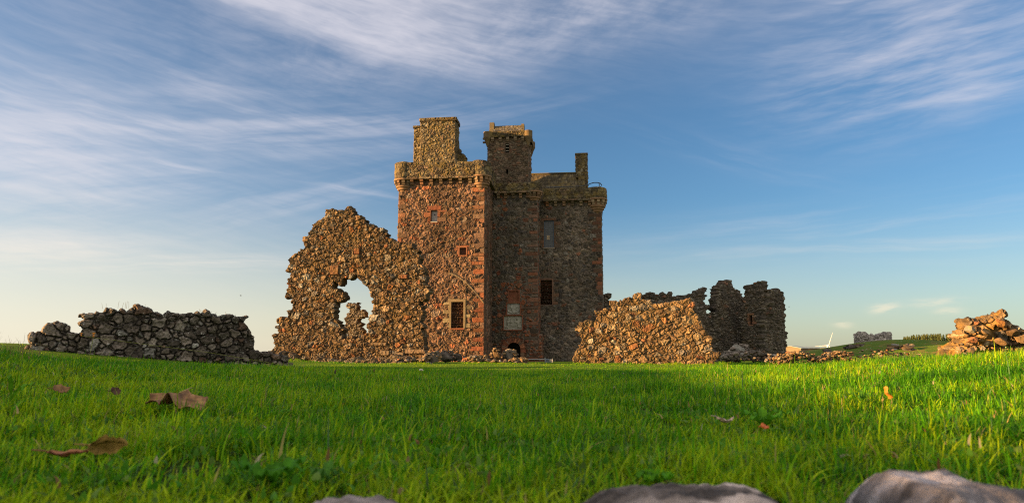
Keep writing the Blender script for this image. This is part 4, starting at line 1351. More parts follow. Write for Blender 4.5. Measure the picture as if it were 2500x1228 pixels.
def shed(label, px0, px1, pytop, pybot, D, ang):
    c = P((px0 + px1) / 2, pybot, D); w = (px1 - px0) / F * D / 2; h = (pybot - pytop) / F * D
    z0 = tz(c[0], D) - .5; zt_ = P((px0 + px1) / 2, pytop, D)[2]; ze = zt_ - h * .55
    t = thing('farm_shed', (c[0], D, z0), label, 'shed')

    def f3(x, y, z):
        ca, sa = cos(ang), sin(ang)
        return np.stack([c[0] + x * ca - y * sa, D + x * sa + y * ca, z], -1)
    b = Buf(); b.box((-w, -6, z0), (w, 6, ze), (.4, .35, .2), f3)
    b.add(f3(np.array([-w, -w, -w]), np.array([-6, 6, 0.]), np.array([ze, ze, zt_ - .1])), np.array([[0, 1, 2]]), (.4, .35, .2)); b.add(f3(np.array([w, w, w]), np.array([-6, 6, 0.]), np.array([ze, ze, zt_ - .1])), np.array([[0, 1, 2]]), (.4, .35, .2))
    build('wall', b, M_SHED, t)
    b = Buf()
    for sg in (-1, 1):
        b.add(f3(np.array([-w - .4, w + .4, w + .4, -w - .4, -w - .4, w + .4, w + .4, -w - .4]), np.array([sg * 6.6, sg * 6.6, 0, 0] * 2, float), np.array([ze - .2, ze - .2, zt_, zt_, ze - .05, ze - .05, zt_ + .15, zt_ + .15])), np.array([[0, 1, 2, 3], [4, 5, 6, 7], [0, 1, 5, 4], [1, 2, 6, 5], [3, 0, 4, 7]]), (.3, .3, .3))
    build('roof', b, M_SHEDROOF, t)


shed('low sunlit farm shed with pale front beside the turret', 1926, 1950, 845, 853, 330, .5)
shed('long low farm shed with dark green roof below the wind turbine', 1950, 1986, 846, 852, 350, .15)


def turbine():
    D = 800.0; hub = P(2022, 843.5, D)
    z0 = tz(hub[0], D) - 1
    t = thing('wind_turbine', (hub[0], D, z0), 'white three-bladed wind turbine on the far horizon', 'wind turbine')
    b = Buf(); b.tube([(hub[0], D + 1.5, z0), (hub[0], D + 1.5, hub[2])], [1.1, .7], (.8, .8, .8), 12); build('mast', b, M_WHITE, t)
    b = Buf(); b.tube([(hub[0], D - 1.2, hub[2]), (hub[0], D, hub[2] + .1), (hub[0], D + 3.2, hub[2] + .1)], [.6, .95, .7], (.8, .8, .8), 10); build('nacelle', b, M_WHITE, t)
    R = np.hypot(2034 - 2022, 812 - 843.5) / F * D
    a0 = atan2(843.5 - 812, 2034 - 2022)
    for k in range(3):
        a = a0 + 2 * pi * k / 3
        if k == 1: a = radians(184)
        if k == 2: a = radians(307)
        d = np.array([cos(a), 0, sin(a)]); n = np.array([-sin(a), 0, cos(a)])
        V = []; 
        for tt, w_ in ((0, .3), (.08, .3), (.22, .6), (.6, .4), (.95, .2), (1, .06)):
            p_ = hub + np.array([0, -1.2, 0]) + d * R * tt
            V += [p_ + n * w_ * .6, p_ + np.array([0, -.25, 0]) * (1 - tt * .8), p_ - n * w_, p_ + np.array([0, .25, 0]) * (1 - tt * .8)]
        fs = [[i * 4 + j, i * 4 + (j + 1) % 4, i * 4 + 4 + (j + 1) % 4, i * 4 + 4 + j] for i in range(5) for j in range(4)]
        b = Buf(); b.add(np.array(V), np.array(fs + [[20, 21, 22, 23], [3, 2, 1, 0]]), (.8, .8, .8)); build('blade', b, M_WHITE, t)


turbine()


def bird(label, px, py, D, span, roll):
    c = P(px, py, D); b = Buf()
    b.tube([c + np.array([-span * .28, 0, -.01]), c + np.array([-span * .1, 0, 0]), c + np.array([span * .12, 0, .01]), c + np.array([span * .24, 0, .02])], [.01, span * .06, span * .055, .012], (.03, .03, .03), 8)
    for sg in (-1, 1):
        b.add(np.array([c + np.array([span * .08, 0, .01]), c + np.array([-span * .08, 0, .01]), c + np.array([-span * .16, sg * span * .3, roll * span * .18]), c + np.array([span * .04, sg * span * .3, roll * span * .18]), c + np.array([-span * .2, sg * span * .6, roll * span * .08])]), [np.array([[0, 1, 2, 3]]), np.array([[3, 2, 4]])], (.03, .03, .03))
    build('flying_bird', b, M_BIRD, origin=c, label=label, cat='bird', group='birds in the sky')


bird('tiny dark bird flying above the gap left of the gable', 588, 722, 60, .32, 1)
bird('tiny dark bird flying just right of the slit-windowed turret', 1927, 749, 70, .28, .6)

# ------------------------------------------------------------------ metal barrier at the tower foot
def barrier():
    D = 50.0
    a = P(1283, 877, D); m_ = P(1331, 879, D); e = P(1349, 878, D + 1.2)
    a[2] = m_[2] = e[2] = P(1331, 877, D)[2]
    g = tz(m_[0], D) - .1
    t = thing('metal_barrier', (m_[0], D, g), 'low grey metal barrier gate standing at the foot of the shaded wall', 'barrier')
    for nm, pts in (('top_rail', [a, m_]), ('top_rail', [m_, e]), ('post', [m_ + [0, 0, .12], [m_[0], m_[1], g]]), ('post', [e + [0, 0, .05], [e[0], e[1], g]])):
        b = Buf(); b.tube(pts, .035 if nm == 'post' else .025, (.4, .4, .4)); build(nm, b, M_METAL, t)
    b = Buf()
    for k in range(1, 12):
        q = m_ + (e - m_) * k / 12; b.tube([q, [q[0], q[1], g + .12]], .008, (.4, .4, .4), 6)
    for z in np.linspace(g + .12, m_[2], 5)[:-1]:
        b.tube([[m_[0], m_[1], z], [e[0], e[1], z]], .01, (.4, .4, .4), 6)
    build('mesh_panel', b, M_METAL, t)


barrier()

# ------------------------------------------------------------------ foreground stones
FSTONES = []


def front_stone(label, px0, px1, pytop, D, seed, dep, peak, tint):
    """half-buried stone at the camera's feet; peak: outline of its top as (0..1, height factor)"""
    rng = np.random.default_rng(seed)
    x0, x1 = (px0 - 1250) / F * D, (px1 - 1250) / F * D
    zt_ = P((px0 + px1) / 2, pytop, D)[2]; zb = EYE - .26
    n, m_ = 90, 50
    T, S = np.meshgrid(np.linspace(0, 1, n), np.linspace(-1, 1, m_))
    X = x0 + (x1 - x0) * T; Y = D + S * dep + .02 * fbm(T * 6, S * 3, seed, 3)
    pk = np.interp(T, [p_[0] for p_ in peak], [p_[1] for p_ in peak])
    env = np.clip(1 - np.abs(S) ** 3.5, 0, 1) ** .6 * np.clip(np.sin(pi * np.clip(T, 0, 1)), 0, 1) ** .02
    Z = zb + (zt_ - zb) * pk * env + env * (.005 * fbm(X * 22, Y * 22, seed + 1, 4, .6) + .004 * fbm(X * 90, Y * 60, seed + 2, 3, .6))
    k = np.arange(n * m_).reshape(m_, n)
    q = np.stack([k[:-1, :-1], k[:-1, 1:], k[1:, 1:], k[1:, :-1]], -1).reshape(-1, 4)
    cc = np.array(tint)[None] * (.75 + 1.1 * fbm(X * 18, Y * 40, seed + 3, 5, .65) + 1.6 * sstep(.12, .3, fbm(X * 9, Y * 45, seed + 4, 4))).clip(.25, 2.6).ravel()[:, None]
    b = Buf(); b.add(np.stack([X.ravel(), Y.ravel(), Z.ravel()], -1), q, cc)
    build('stone', b, M_ROCK, label=label, cat='stone', smooth=True)
    FSTONES.append(((x0 + x1) / 2, D, abs(x1 - x0) / 2, dep))


front_stone('flat grey-pink foreground stone sunk in grass right of the picture centre', 1395, 1900, 1193, .66, 601, .10, [(0, .80), (.05, .86), (.12, .92), (.21, .965), (.33, .99), (.5, .985), (.65, 1.0), (.8, .995), (.92, .96), (1, .82)], (.23, .19, .18))
front_stone('tall humped grey foreground stone in the bottom right corner', 2110, 2720, 1159, .60, 602, .11, [(0, .84), (.05, .93), (.13, 1.0), (.24, .97), (.36, .98), (.5, .92), (.64, .90), (1, .8)], (.20, .18, .195))
front_stone('low pinkish foreground stone at the bottom edge left of centre', 705, 1070, 1222, .62, 603, .07, [(0, .88), (.3, 1), (.7, .98), (1, .87)], (.26, .22, .22))

# ------------------------------------------------------------------ grass
def blades(x, y, hgt, wid, rng, lean=.5, seg=4, dirbias=None, lift=0.0):
    n = len(x)
    z = terrain(x, y) - .006 + lift * rng.uniform(.4, 1, n)
    an = rng.uniform(0, 2 * pi, n); ln = rng.uniform(.05, 1, n) * lean
    ca, sa = np.cos(an), np.sin(an)
    if dirbias is not None:
        ca = ca + dirbias[0]; sa = sa + dirbias[1]
        l = np.hypot(ca, sa) + 1e-6; ca, sa = ca / l, sa / l
    tw = an + pi / 2 + rng.uniform(-.6, .6, n)
    wx, wy = np.cos(tw), np.sin(tw)
    V = np.zeros((n, seg + 1, 2, 3))
    for k in range(seg + 1):
        t = k / seg
        off = ln * hgt * t ** 2
        hz = hgt * (t - .42 * ln * t ** 2.2)
        w = wid * (1 - t) ** .65 * (.75 + .5 * min(t * 3, 1) * (1 - t)) * .5 + .00015
        for s, sg in ((0, -1), (1, 1)):
            V[:, k, s, 0] = x + ca * off + wx * w * sg
            V[:, k, s, 1] = y + sa * off + wy * w * sg
            V[:, k, s, 2] = z + hz
    base = (np.arange(n) * (seg + 1) * 2)[:, None, None]
    q = np.array([[k * 2, k * 2 + 1, k * 2 + 3, k * 2 + 2] for k in range(seg)])[None]
    return V.reshape(-1, 3), (q + base).reshape(-1, 4), (seg + 1) * 2


def blade_cols(n, rng, x, y, per):
    r = rng.random(n)
    g = .9 * fbm(x * .9, y * .9, 61, 3) + .8 * fbm(x * 7, y * 7, 62, 3)
    base = np.array([.085, .285, .003]); yel = np.array([.30, .41, .006]); dk = np.array([.030, .135, .003]); dry = np.array([.30, .25, .08]); blu = np.array([.075, .15, .055])
    t = np.clip(r + g * .8, 0, 1)[:, None]
    c = np.where(t < .5, dk + (base - dk) * t * 2, base + (yel - base) * (t - .5) * 2)
    r2 = rng.random(n)[:, None]
    c = np.where(r2 < .022, dry, c); c = np.where((r2 > .022) & (r2 < .06), blu, c)
    c = c * rng.uniform(.6, 1.4, n)[:, None]
    return np.repeat(c, per, 0)


def polar(n, r0, r1, rng, amax=.78, pw=1.0):
    az = rng.uniform(-amax, amax, n)
    r = r0 + (r1 - r0) * rng.random(n) ** pw
    return r * np.sin(az), r * np.cos(az), r


def not_on_stone(x, y):
    k = np.ones(len(x), bool)
    for cx, cy, a, b in FSTONES:
        k &= ~((np.abs(x / np.maximum(y, .05) - cx / cy) * cy < a * .93) & (y < cy + b * .75))
        k &= (((x - cx) / (a * 1.0)) ** 2 + ((y - cy) / (b * 1.0)) ** 2) > 1
    return k


def grass():
    rng = np.random.default_rng(700)
    b = Buf()
    for (n, r0, r1, h0, h1, w0, w1, lean, seg) in ((9000, .45, 2.2, .03, .055, .0030, .0056, 1.2, 5), (60000, .38, 1.3, .018, .042, .0015, .0036, 1.25, 5), (105000, 1.2, 3.0, .018, .050, .0018, .0040, 1.2, 4), (140000, 2.8, 6.5, .022, .052, .0022, .0044, 1.2, 3), (60000, 6.0, 16, .03, .055, .005, .009, .9, 3), (60000, 15, 48, .025, .05, .012, .024, .8, 2), (3500, .8, 7.5, .04, .085, .0020, .0036, .8, 5), (350, .9, 5.5, .05, .09, .004, .0065, .8, 6)):
        x, y, r = polar(n, r0, r1, rng, .80)
        if r1 < 20:
            # tussocks: thin out the bare patches, pull blades together
            keep = (fbm(x * 5, y * 5, 64, 3) + .7 * fbm(x * 16, y * 16, 68, 2) + .95 * rng.random(n)) > .15
            keep &= not_on_stone(x, y)
            x, y, r = x[keep], y[keep], r[keep]
        m = len(x)
        tall = .8 + .55 * (fbm(x * 2.4, y * 2.4, 66, 3) + .35)
        tall = np.clip(tall * (1 + .5 * fbm(x * 9, y * 9, 67, 2)), .35, 1.7)
        side = 1 + .25 * sstep(.8, 2.5, x)
        hg = rng.uniform(h0, h1, m) * tall * side
        if r0 < 1.0:
            hg = hg * (0.55 + .45 * sstep(.45, 1.3, r))
        V, q, per = blades(x, y, hg, rng.uniform(w0, w1, m), rng, lean, seg, (.25, .05))
        b.add(V, q, blade_cols(m, rng, x, y, per))
    # unmown fringe at the foot of the walls
    def fringe(pa, pb, n, h0, h1, spread):
        t = rng.random(n)
        x = pa[0] + (pb[0] - pa[0]) * t + rng.normal(0, spread, n) * .5; y = pa[1] + (pb[1] - pa[1]) * t - np.abs(rng.normal(0, spread, n))
        V, q, per = blades(x, y, rng.uniform(h0, h1, n) * (.5 + 1.0 * (fbm(x * 1.1, y * 1.1, 71, 3) + .5)), rng.uniform(.010, .022, n), rng, .8, 3)
        b.add(V, q, blade_cols(n, rng, x, y, per))
    fringe(B2(620, 44.2), B2(1050, 42.4), 2600, .06, .18, .3)
    fringe(B2(1400, 44.2), B2(1760, 42.6), 2600, .06, .20, .3)
    fringe(B2(1135, 43.0), B2(1310, 43.0), 1200, .05, .16, .3)
    fringe(B2(1740, 48.8), B2(2080, 40.0), 2600, .08, .22, .5)
    fringe(B2(2290, 14.9), B2(2640, 14.9), 1800, .06, .16, .2)
    # small round leaves and dry bits among the blades
    for (n, r0, r1, h0, h1, w0, w1, lf_, pal) in ((5000, .5, 4.5, .008, .015, .006, .011, .03, ((.06, .20, .01), (.09, .24, .02), (.13, .22, .04))), (450, .6, 6.0, .010, .022, .003, .007, .03, ((.30, .22, .09), (.36, .26, .12), (.22, .12, .05), (.40, .36, .22)))):
        x, y, r = polar(n, r0, r1, rng, .80)
        k = not_on_stone(x, y) & ((fbm(x * 3, y * 3, 69, 3) > -.02) | (len(pal) > 3))
        x, y = x[k], y[k]; m = len(x)
        V, q, per = blades(x, y, rng.uniform(h0, h1, m), rng.uniform(w0, w1, m), rng, 1.6, 4, None, lf_)
        b.add(V, q, np.repeat(np.array(pal)[rng.integers(0, len(pal), m)] * rng.uniform(.7, 1.2, (m, 1)), per, 0))
    build('grass', b, M_GRASS, origin=(0, 0, 0), kind='stuff', smooth=True)


grass()


def stalks():
    """thin dry grass stalks on the left crest and on wall tops"""
    rng = np.random.default_rng(720); b = Buf()
    n = 160
    az = rng.uniform(-.68, -.60, n); r = rng.uniform(4.0, 6.5, n)
    V, q, per = blades(r * np.sin(az), r * np.cos(az), rng.uniform(.08, .15, n), np.full(n, .0022), rng, .6, 4)
    b.add(V, q, np.tile(np.array([[.22, .17, .07]]), (len(V), 1)))
    for k in range(34):
        px = rng.uniform(478, 590) if k < 24 else rng.uniform(230, 360)
        D = 26.5 + (px - 58) / 642 * 5 + .4
        py = np.interp(px, [230, 280, 340, 400, 478, 520, 560, 590], [752, 749, 752, 762, 768, 772, 777, 783]) + 3
        p0 = P(px, py, D); h = rng.uniform(.1, .34); a = rng.uniform(-.5, .9)
        b.tube([p0, p0 + np.array([a * h * .3, 0, h * .6]), p0 + np.array([a * h * .8, 0, h])], [.006, .005, .004], (.16, .13, .06), 4)
    build('dry_grass', b, M_GRASS, origin=(0, 0, 0), kind='stuff')


stalks()


# ------------------------------------------------------------------ fallen leaves, weeds, flowers
def leaf(label, px, py, wid, ln, ang, col, curl=.5, lift=.03, seed=0, lobes=0, fold=.3, tilt=0.0, cat='leaf', name='fallen_leaf', mat=None, group='fallen leaves'):
    rng = np.random.default_rng(seed)
    p0 = hit(px, py, lift)
    n, m_ = 28, 15
    T, S = np.meshgrid(np.linspace(0, 1, n), np.linspace(-1, 1, m_))
    half = wid / 2 * np.sin(pi * np.clip(T, 0, 1) ** .8) ** .7
    if lobes:
        half = half * (.72 + .42 * np.abs(np.sin(pi * lobes * T)))
    X = (T - .5) * ln; Yl = S * half
    Zl = fold * np.abs(Yl) + curl * ln * ((T - .5) ** 2) * 1.2 + .05 * ln * fbm(T * 4, S * 2 + 5, seed, 3) * 2 + .12 * wid * np.abs(S) ** 2 * fbm(T * 7, S * 0, seed + 3, 2) * 2
    ca, sa = cos(ang), sin(ang); ct, st = cos(tilt), sin(tilt)
    Yt = Yl * ct - Zl * st; Zt = Yl * st + Zl * ct
    V = np.stack([p0[0] + X * ca - Yt * sa, p0[1] + X * sa + Yt * ca, p0[2] + Zt + .006], -1).reshape(-1, 3)
    k = np.arange(n * m_).reshape(m_, n)
    q = np.stack([k[:-1, :-1], k[:-1, 1:], k[1:, 1:], k[1:, :-1]], -1).reshape(-1, 4)
    V2 = V + np.array([0, 0, -.0012])
    vein = 1 - .35 * np.exp(-(S / .06) ** 2) - .15 * np.exp(-(np.mod(T * 7 + np.abs(S) * 1.2, 1) - .5) ** 2 / .01)
    cc = np.array(col)[None] * (vein * (.8 + .6 * (fbm(T * 5, S * 3, seed + 9, 3) + .4))).reshape(-1, 1)
    b = Buf(); b.add(V, q, cc); b.add(V2, q[:, ::-1], cc * .9)
    stem = [V.reshape(m_, n, 3)[m_ // 2, 0] + np.array([-ca, -sa, .0]) * d_ * ln * .35 + np.array([0, 0, .15 * d_ * ln * .3]) for d_ in (0, .5, 1)]
    b.tube(stem, [.0012, .001, .0008], np.array(col) * .7, 5)
    return build(name, b, mat or M_LEAF, label=label, cat=cat, group=group, smooth=True)


# big curled leaf: several crumpled lobes in one mesh
def big_leaf():
    rng = np.random.default_rng(800)
    p0 = hit(432, 982, .035)
    S_ = 145 / F * p0[1]                     # real width of the leaf
    n, m_ = 60, 34
    T, S = np.meshgrid(np.linspace(-1, 1, n), np.linspace(-1, 1, m_))
    half = .20 + .16 * np.exp(-((T + .05) / .22) ** 2) + .05 * np.exp(-((T + .75) / .2) ** 2) + .04 * np.exp(-((T - .7) / .25) ** 2)
    half = half * np.clip(1 - np.abs(T) ** 6, 0, 1) ** .5 + .01
    X = T * .5 * S_; Y = S * half * S_
    ridge = np.exp(-((T + .02 + S * .1) / .09) ** 2)
    Z = .85 * S_ * (.10 * (1 - (np.abs(T) * .9) ** 2) + .12 * ridge * (1 - .4 * S) - .07 * np.exp(-((T + .3) / .12) ** 2) * (S < .6) - .06 * np.exp(-((T - .4) / .2) ** 2) * (1 - S) * .8 + .10 * np.clip(S, 0, 1) ** 2 + .03 * fbm(T * 5, S * 4, 801, 4) + .05 * np.abs(T) ** 4 * S)
    ang = -.12
    V = np.stack([p0[0] + X * cos(ang) - Y * sin(ang), p0[1] + X * sin(ang) + Y * cos(ang), p0[2] - .006 + Z - .08 * X], -1).reshape(-1, 3)
    k = np.arange(n * m_).reshape(m_, n)
    q = np.stack([k[:-1, :-1], k[:-1, 1:], k[1:, 1:], k[1:, :-1]], -1).reshape(-1, 4)
    vein = 1 - .3 * np.exp(-(np.abs(np.mod(T * 4 + S, 1) - .5) / .08) ** 2)
    cc = np.array([.27, .145, .07])[None] * (vein * (.75 + .9 * (fbm(T * 4, S * 4, 805, 4) + .35))).reshape(-1, 1)
    b = Buf(); b.add(V, q, cc); b.add(V + np.array([0, .0, -.0015]), q[:, ::-1], cc * .8)
    b.tube([V.reshape(m_, n, 3)[m_ // 2, n // 2] + np.array([0, .005, .004]), V.reshape(m_, n, 3)[m_ - 1, n // 2] + np.array([.002, 0, .012])], [.002, .001], (.4, .28, .12), 6)
    build('fallen_leaf', b, M_LEAF, label='large curled brown leaf lying on the grass at the left', cat='leaf', group='fallen leaves', smooth=True)


big_leaf()
leaf('yellow-brown oval leaf lying below the large curled leaf', 264, 1090, .028, .042, .45, (.40, .25, .07), -.35, .045, 811, fold=-.3, tilt=-.8)
leaf('narrow reddish leaf half sunk in the grass near the bottom left', 163, 1120, .018, .045, .35, (.34, .14, .07), .3, .03, 812)
leaf('bright orange leaf standing upright in the grass at the right', 2162, 965, .030, .036, 1.2, (.42, .17, .025), .3, .028, 813, lobes=2, tilt=1.2)
leaf('small brown leaf in the grass left of the large curled leaf', 148, 958, .03, .035, .9, (.22, .12, .05), .5, .04, 814, tilt=.6)
leaf('tiny dark brown leaf just left of the large curled leaf', 280, 962, .022, .025, 1.2, (.10, .05, .035), .5, .04, 815, tilt=.9)
leaf('pale dry curled leaf in the grass above the flat grey-pink stone', 1772, 1038, .02, .034, .3, (.50, .40, .33), .8, .035, 816)
leaf('small orange-red leaf right of the pale dry curled leaf', 1868, 1052, .012, .014, .4, (.6, .16, .05), .3, .04, 817, tilt=.5)


def weed(label, px, py, n, ln, wd, seed, col=(.07, .20, .03), lift=.0, up=.8):
    rng = np.random.default_rng(seed); p0 = hit(px, py, .01)
    b = Buf()
    for k in range(n):
        an = 2 * pi * (k + rng.uniform(-.3, .3)) / n; l_ = ln * rng.uniform(.65, 1.1); w_ = wd * rng.uniform(.8, 1.1); e0 = up * rng.uniform(.7, 1.2)
        N, M_ = 14, 5
        T, S = np.meshgrid(np.linspace(0, 1, N), np.linspace(-1, 1, M_))
        half = w_ / 2 * (np.sin(pi * np.clip(T, 0, 1) ** 1.25) ** .8 * .95 + .08 * (1 - T))
        r_ = l_ * T * cos(e0) + l_ * .25 * T ** 2; z_ = l_ * (T * sin(e0) - .45 * T ** 2.2 * sin(e0)) + .3 * np.abs(S) * half + .004 * np.sin(T * 20 + k)
        X = p0[0] + r_ * cos(an) - S * half * sin(an); Y = p0[1] + r_ * sin(an) + S * half * cos(an)
        V = np.stack([X, Y, p0[2] + z_ + .004], -1).reshape(-1, 3)
        kk = np.arange(N * M_).reshape(M_, N)
        q = np.stack([kk[:-1, :-1], kk[:-1, 1:], kk[1:, 1:], kk[1:, :-1]], -1).reshape(-1, 4)
        cc = np.array(col)[None] * ((1 + .25 * np.exp(-(S / .2) ** 2)) * rng.uniform(.8, 1.2)).reshape(-1, 1)
        b.add(V, q, cc)
    build('broadleaf_weed', b, M_WEED, label=label, cat='weed', group='broad-leaved weeds in the grass', smooth=True)


weed('broad-leaved green weed low at the bottom left of centre', 655, 1190, 7, .05, .022, 821, (.045, .16, .006))
weed('small bluish broad-leaved weed beside a dry stalk at bottom left', 795, 1180, 4, .035, .012, 822, (.06, .17, .02))
weed('upright broad-leaved weed in front of the sunlit grass at the right', 1868, 1048, 8, .06, .02, 823, (.06, .19, .008), up=1.15)
weed('rounded bright green weed at the left end of the flat grey-pink stone', 1600, 1180, 9, .022, .02, 824, (.07, .22, .006), up=.5)
weed('tall pale-bladed weed at the far left edge', 25, 985, 5, .10, .011, 825, (.08, .22, .008), up=1.2)
weed('short leafy weed below the orange leaf', 2105, 985, 6, .05, .010, 826, (.06, .18, .015), up=1.2)


def flower(name, label, px, pytop, pybase, kind, cat):
    p0 = hit(px[1], pybase, .02); D = p0[1]
    top = P(px[0], pytop, D)
    top[1] += .0
    t = thing(name, p0, label, cat)
    b = Buf(); mid = (p0 + top) / 2 + np.array([.004, 0, 0])
    b.tube([p0 - [0, 0, .03], mid, top], [.0013, .0011, .0010], (.25, .28, .06), 6); build('stem', b, M_WEED, t)
    b = Buf(); s = 1.0
    if kind == 'bud':
        b.tube([top - [0, 0, .002], top + [0, 0, .004], top + [0, 0, .010], top + [.0005, 0, .016]], [.002, .0045, .004, .006], (.6, .24, .05), 10)
        for k in range(9):
            a = 2 * pi * k / 9
            b.tube([top + [0, 0, .012], top + [.007 * cos(a), .007 * sin(a), .020]], [.0022, .001], (.8, .36, .06), 5)
    elif kind == 'white':
        rng = np.random.default_rng(9)
        for k in range(40):
            v = rng.normal(size=3); v /= np.linalg.norm(v); v[2] = abs(v[2]) * .8
            b.tube([top, top + v * .011], [.002, .0012], (.7, .66, .55), 5)
    else:
        b.tube([top - [0, 0, .002], top + [0, 0, .003], top + [0, 0, .012], top + [0, 0, .017]], [.0015, .0036, .0032, .001], (.05, .03, .02), 10)
    build('flower_head', b, M_PETAL, t)


flower('hawkbit', 'closed orange flower bud on a thin upright stalk, left of the pair', (198, 814), 820, 900, 'bud', 'flower')
flower('hawkbit', 'orange flower bud on a slanting stalk, right of the pair', (228, 212), 822, 885, 'bud', 'flower')
flower('clover', 'single white flower head in the grass below the round boulder', (1028, 1030), 904, 925, 'white', 'flower')
flower('plantain', 'dark seed head in the grass left of the white flower', (818, 816), 912, 930, 'seed', 'seed head')
flower('plantain', 'smaller dark seed head nearest to the white flower', (913, 912), 908, 922, 'seed', 'seed head')

# ------------------------------------------------------------------ sky
def sky():
    wd = bpy.data.worlds.new('World'); scene.world = wd; wd.use_nodes = True
    nt = NT(wd.node_tree); bg = wd.node_tree.nodes['Background']
    st = nt.new('ShaderNodeTexSky', sky_type='NISHITA')
    st.sun_disc = False; st.sun_elevation = SUN_EL
    st.sun_rotation = math.atan2(TO_SUN[0], TO_SUN[1])
    st.altitude = 200; st.air_density = 1.0; st.dust_density = 1.0; st.ozone_density = 2.5
    d = nt.new('ShaderNodeTexCoord').outputs['Generated']
    sp = nt.new('ShaderNodeSeparateXYZ'); nt.l.new(d, sp.inputs[0])
    deg = 180 / pi
    az = nt.m('MULTIPLY', nt.m('ARCTAN2', sp.outputs[0], sp.outputs[1]), deg)
    el = nt.m('MULTIPLY', nt.m('ARCSINE', sp.outputs[2]), deg)
    nz = nt.noise(nt.comb(nt.m('MULTIPLY', az, .04), nt.m('MULTIPLY', el, .04), 3.1), 1.0, 4, .6)
    nz2 = nt.noise(nt.comb(nt.m('MULTIPLY', az, .04), nt.m('MULTIPLY', el, .04), 8.7), 1.0, 4, .6)
    azw = nt.m('ADD', az, nt.m('MULTIPLY_ADD', nz, 4.0, -2.0)); elw = nt.m('ADD', el, nt.m('MULTIPLY_ADD', nz2, 2.4, -1.2))

    def azel(px, py):
        r = ray(px, py); r = r / np.linalg.norm(r)
        return atan2(r[0], r[1]) * deg, asin(r[2]) * deg
    total = None

    def add(m):
        nonlocal total
        total = m if total is None else nt.m('ADD', total, m)

    def frame(p0, p1, ax=azw, ay=elw):
        """along / across coordinates in degrees from p0 towards p1 (pixels); across is positive on the upper right"""
        a, b = azel(*p0), azel(*p1)
        dx, dy = b[0] - a[0], b[1] - a[1]; l = hypot(dx, dy); dx /= l; dy /= l
        X = nt.m('SUBTRACT', ax, a[0]); Y = nt.m('SUBTRACT', ay, a[1])
        al = nt.m('ADD', nt.m('MULTIPLY', X, dx), nt.m('MULTIPLY', Y, dy))
        ac = nt.m('ADD', nt.m('MULTIPLY', X, -dy), nt.m('MULTIPLY', Y, dx))
        return al, ac, l

    def gauss(x, c, s):
        t = nt.m('DIVIDE', nt.m('SUBTRACT', x, c), s)
        return nt.m('EXPONENT', nt.m('MULTIPLY', nt.m('MULTIPLY', t, t), -1.0))

    def streak(al, ac, fa, fc, seed, lo, hi, det=6):
        return nt.ss(lo, hi, nt.noise(nt.comb(nt.m('MULTIPLY', al, fa), nt.m('MULTIPLY', ac, fc), seed), 1.0, det, .6, .15))

    def wisp(p0, p1, half, amp, seed, fa=.10, fc=.9, lo=.35, hi=.75, warped=True, det=6):
        al, ac, l = frame(p0, p1) if warped else frame(p0, p1, az, el)
        m = nt.m('MULTIPLY', gauss(al, l / 2, l * .5), gauss(ac, 0, half))
        add(nt.m('MULTIPLY', nt.m('MULTIPLY', m, streak(al, ac, fa, fc, seed, lo, hi, det)), amp))

    # big fan with a crisp lower-left edge
    al, ac, l = frame((400, -20), (1180, 235), nt.m('ADD', az, nt.m('MULTIPLY_ADD', nz, 4.0, -2.0)), nt.m('ADD', el, nt.m('MULTIPLY_ADD', nz2, 3.0, -1.5)))
    body = nt.m('MULTIPLY', nt.ss(-.3, 2.0, ac), nt.ss(30.0, 2.0, ac))
    body = nt.m('MULTIPLY', body, nt.ss(34.0, 14.0, al))
    tex = nt.m('MULTIPLY_ADD', streak(al, ac, .10, .5, 1.3, .2, .75), .62, .42)
    add(nt.m('MULTIPLY', nt.m('MULTIPLY', body, tex), .95))
    core = nt.m('MULTIPLY', gauss(al, 9.0, 11.0), nt.m('MULTIPLY', nt.ss(0.0, 2.5, ac), nt.ss(9.0, 2.0, ac)))
    add(nt.m('MULTIPLY', nt.m('MULTIPLY', core, streak(al, ac, .12, .45, 2.3, .2, .7)), .6))
    # veil across the upper middle and upper right
    al, ac, l = frame((1000, 260), (1900, 20))
    add(nt.m('MULTIPLY', nt.m('MULTIPLY', nt.m('MULTIPLY', nt.ss(-1.0, 5.0, ac), gauss(al, l * .35, l * .75)), streak(al, ac, .16, .35, 5.5, .3, .8)), .62))
    wisp((1950, 210), (2600, 30), 4.2, .62, 11.0, .12, .7, .30, .75)
    wisp((2250, 240), (2560, 180), 1.2, .5, 12.0, .12, 1.2, .35, .7)
    wisp((1900, 60), (2560, -60), 3.0, .35, 13.0, .10, .6)
    # left side streaks
    wisp((-260, 335), (280, 365), 1.8, .95, 14.0, .07, .45, .2, .62)
    wisp((-200, 300), (200, 330), 3.6, .14, 34.0, .05, .3, .2, .7)
    wisp((-200, 200), (640, 360), 1.2, .45, 15.0, .07, 1.0, .35, .75)
    wisp((-100, 250), (1000, 300), 2.6, .42, 16.0, .06, .7, .35, .78)
    wisp((200, 120), (900, 330), 1.2, .30, 17.0, .06, 1.0, .4, .8)
    wisp((-300, 90), (300, 300), 3.0, .35, 18.0, .08, .5, .3, .8)
    wisp((300, 350), (1250, 270), 1.6, .42, 19.0, .06, .9, .35, .75)
    wisp((-200, 490), (500, 440), 2.4, .62, 20.0, .07, .6, .3, .75)
    wisp((-250, 600), (350, 620), 1.2, .75, 21.0, .08, 1.1, .28, .68)
    wisp((200, 660), (760, 645), .6, .55, 22.0, .08, 1.6, .3, .7)
    wisp((320, 395), (560, 440), .25, .5, 23.0, .1, 1.5, .3, .7)
    wisp((760, 455), (960, 485), .22, .55, 24.0, .1, 1.5, .3, .7)
    wisp((430, 560), (1000, 420), 2.0, .28, 25.0, .06, .7)
    wisp((1480, 600), (2560, 500), 1.8, .26, 26.0, .06, .9, .4, .8)
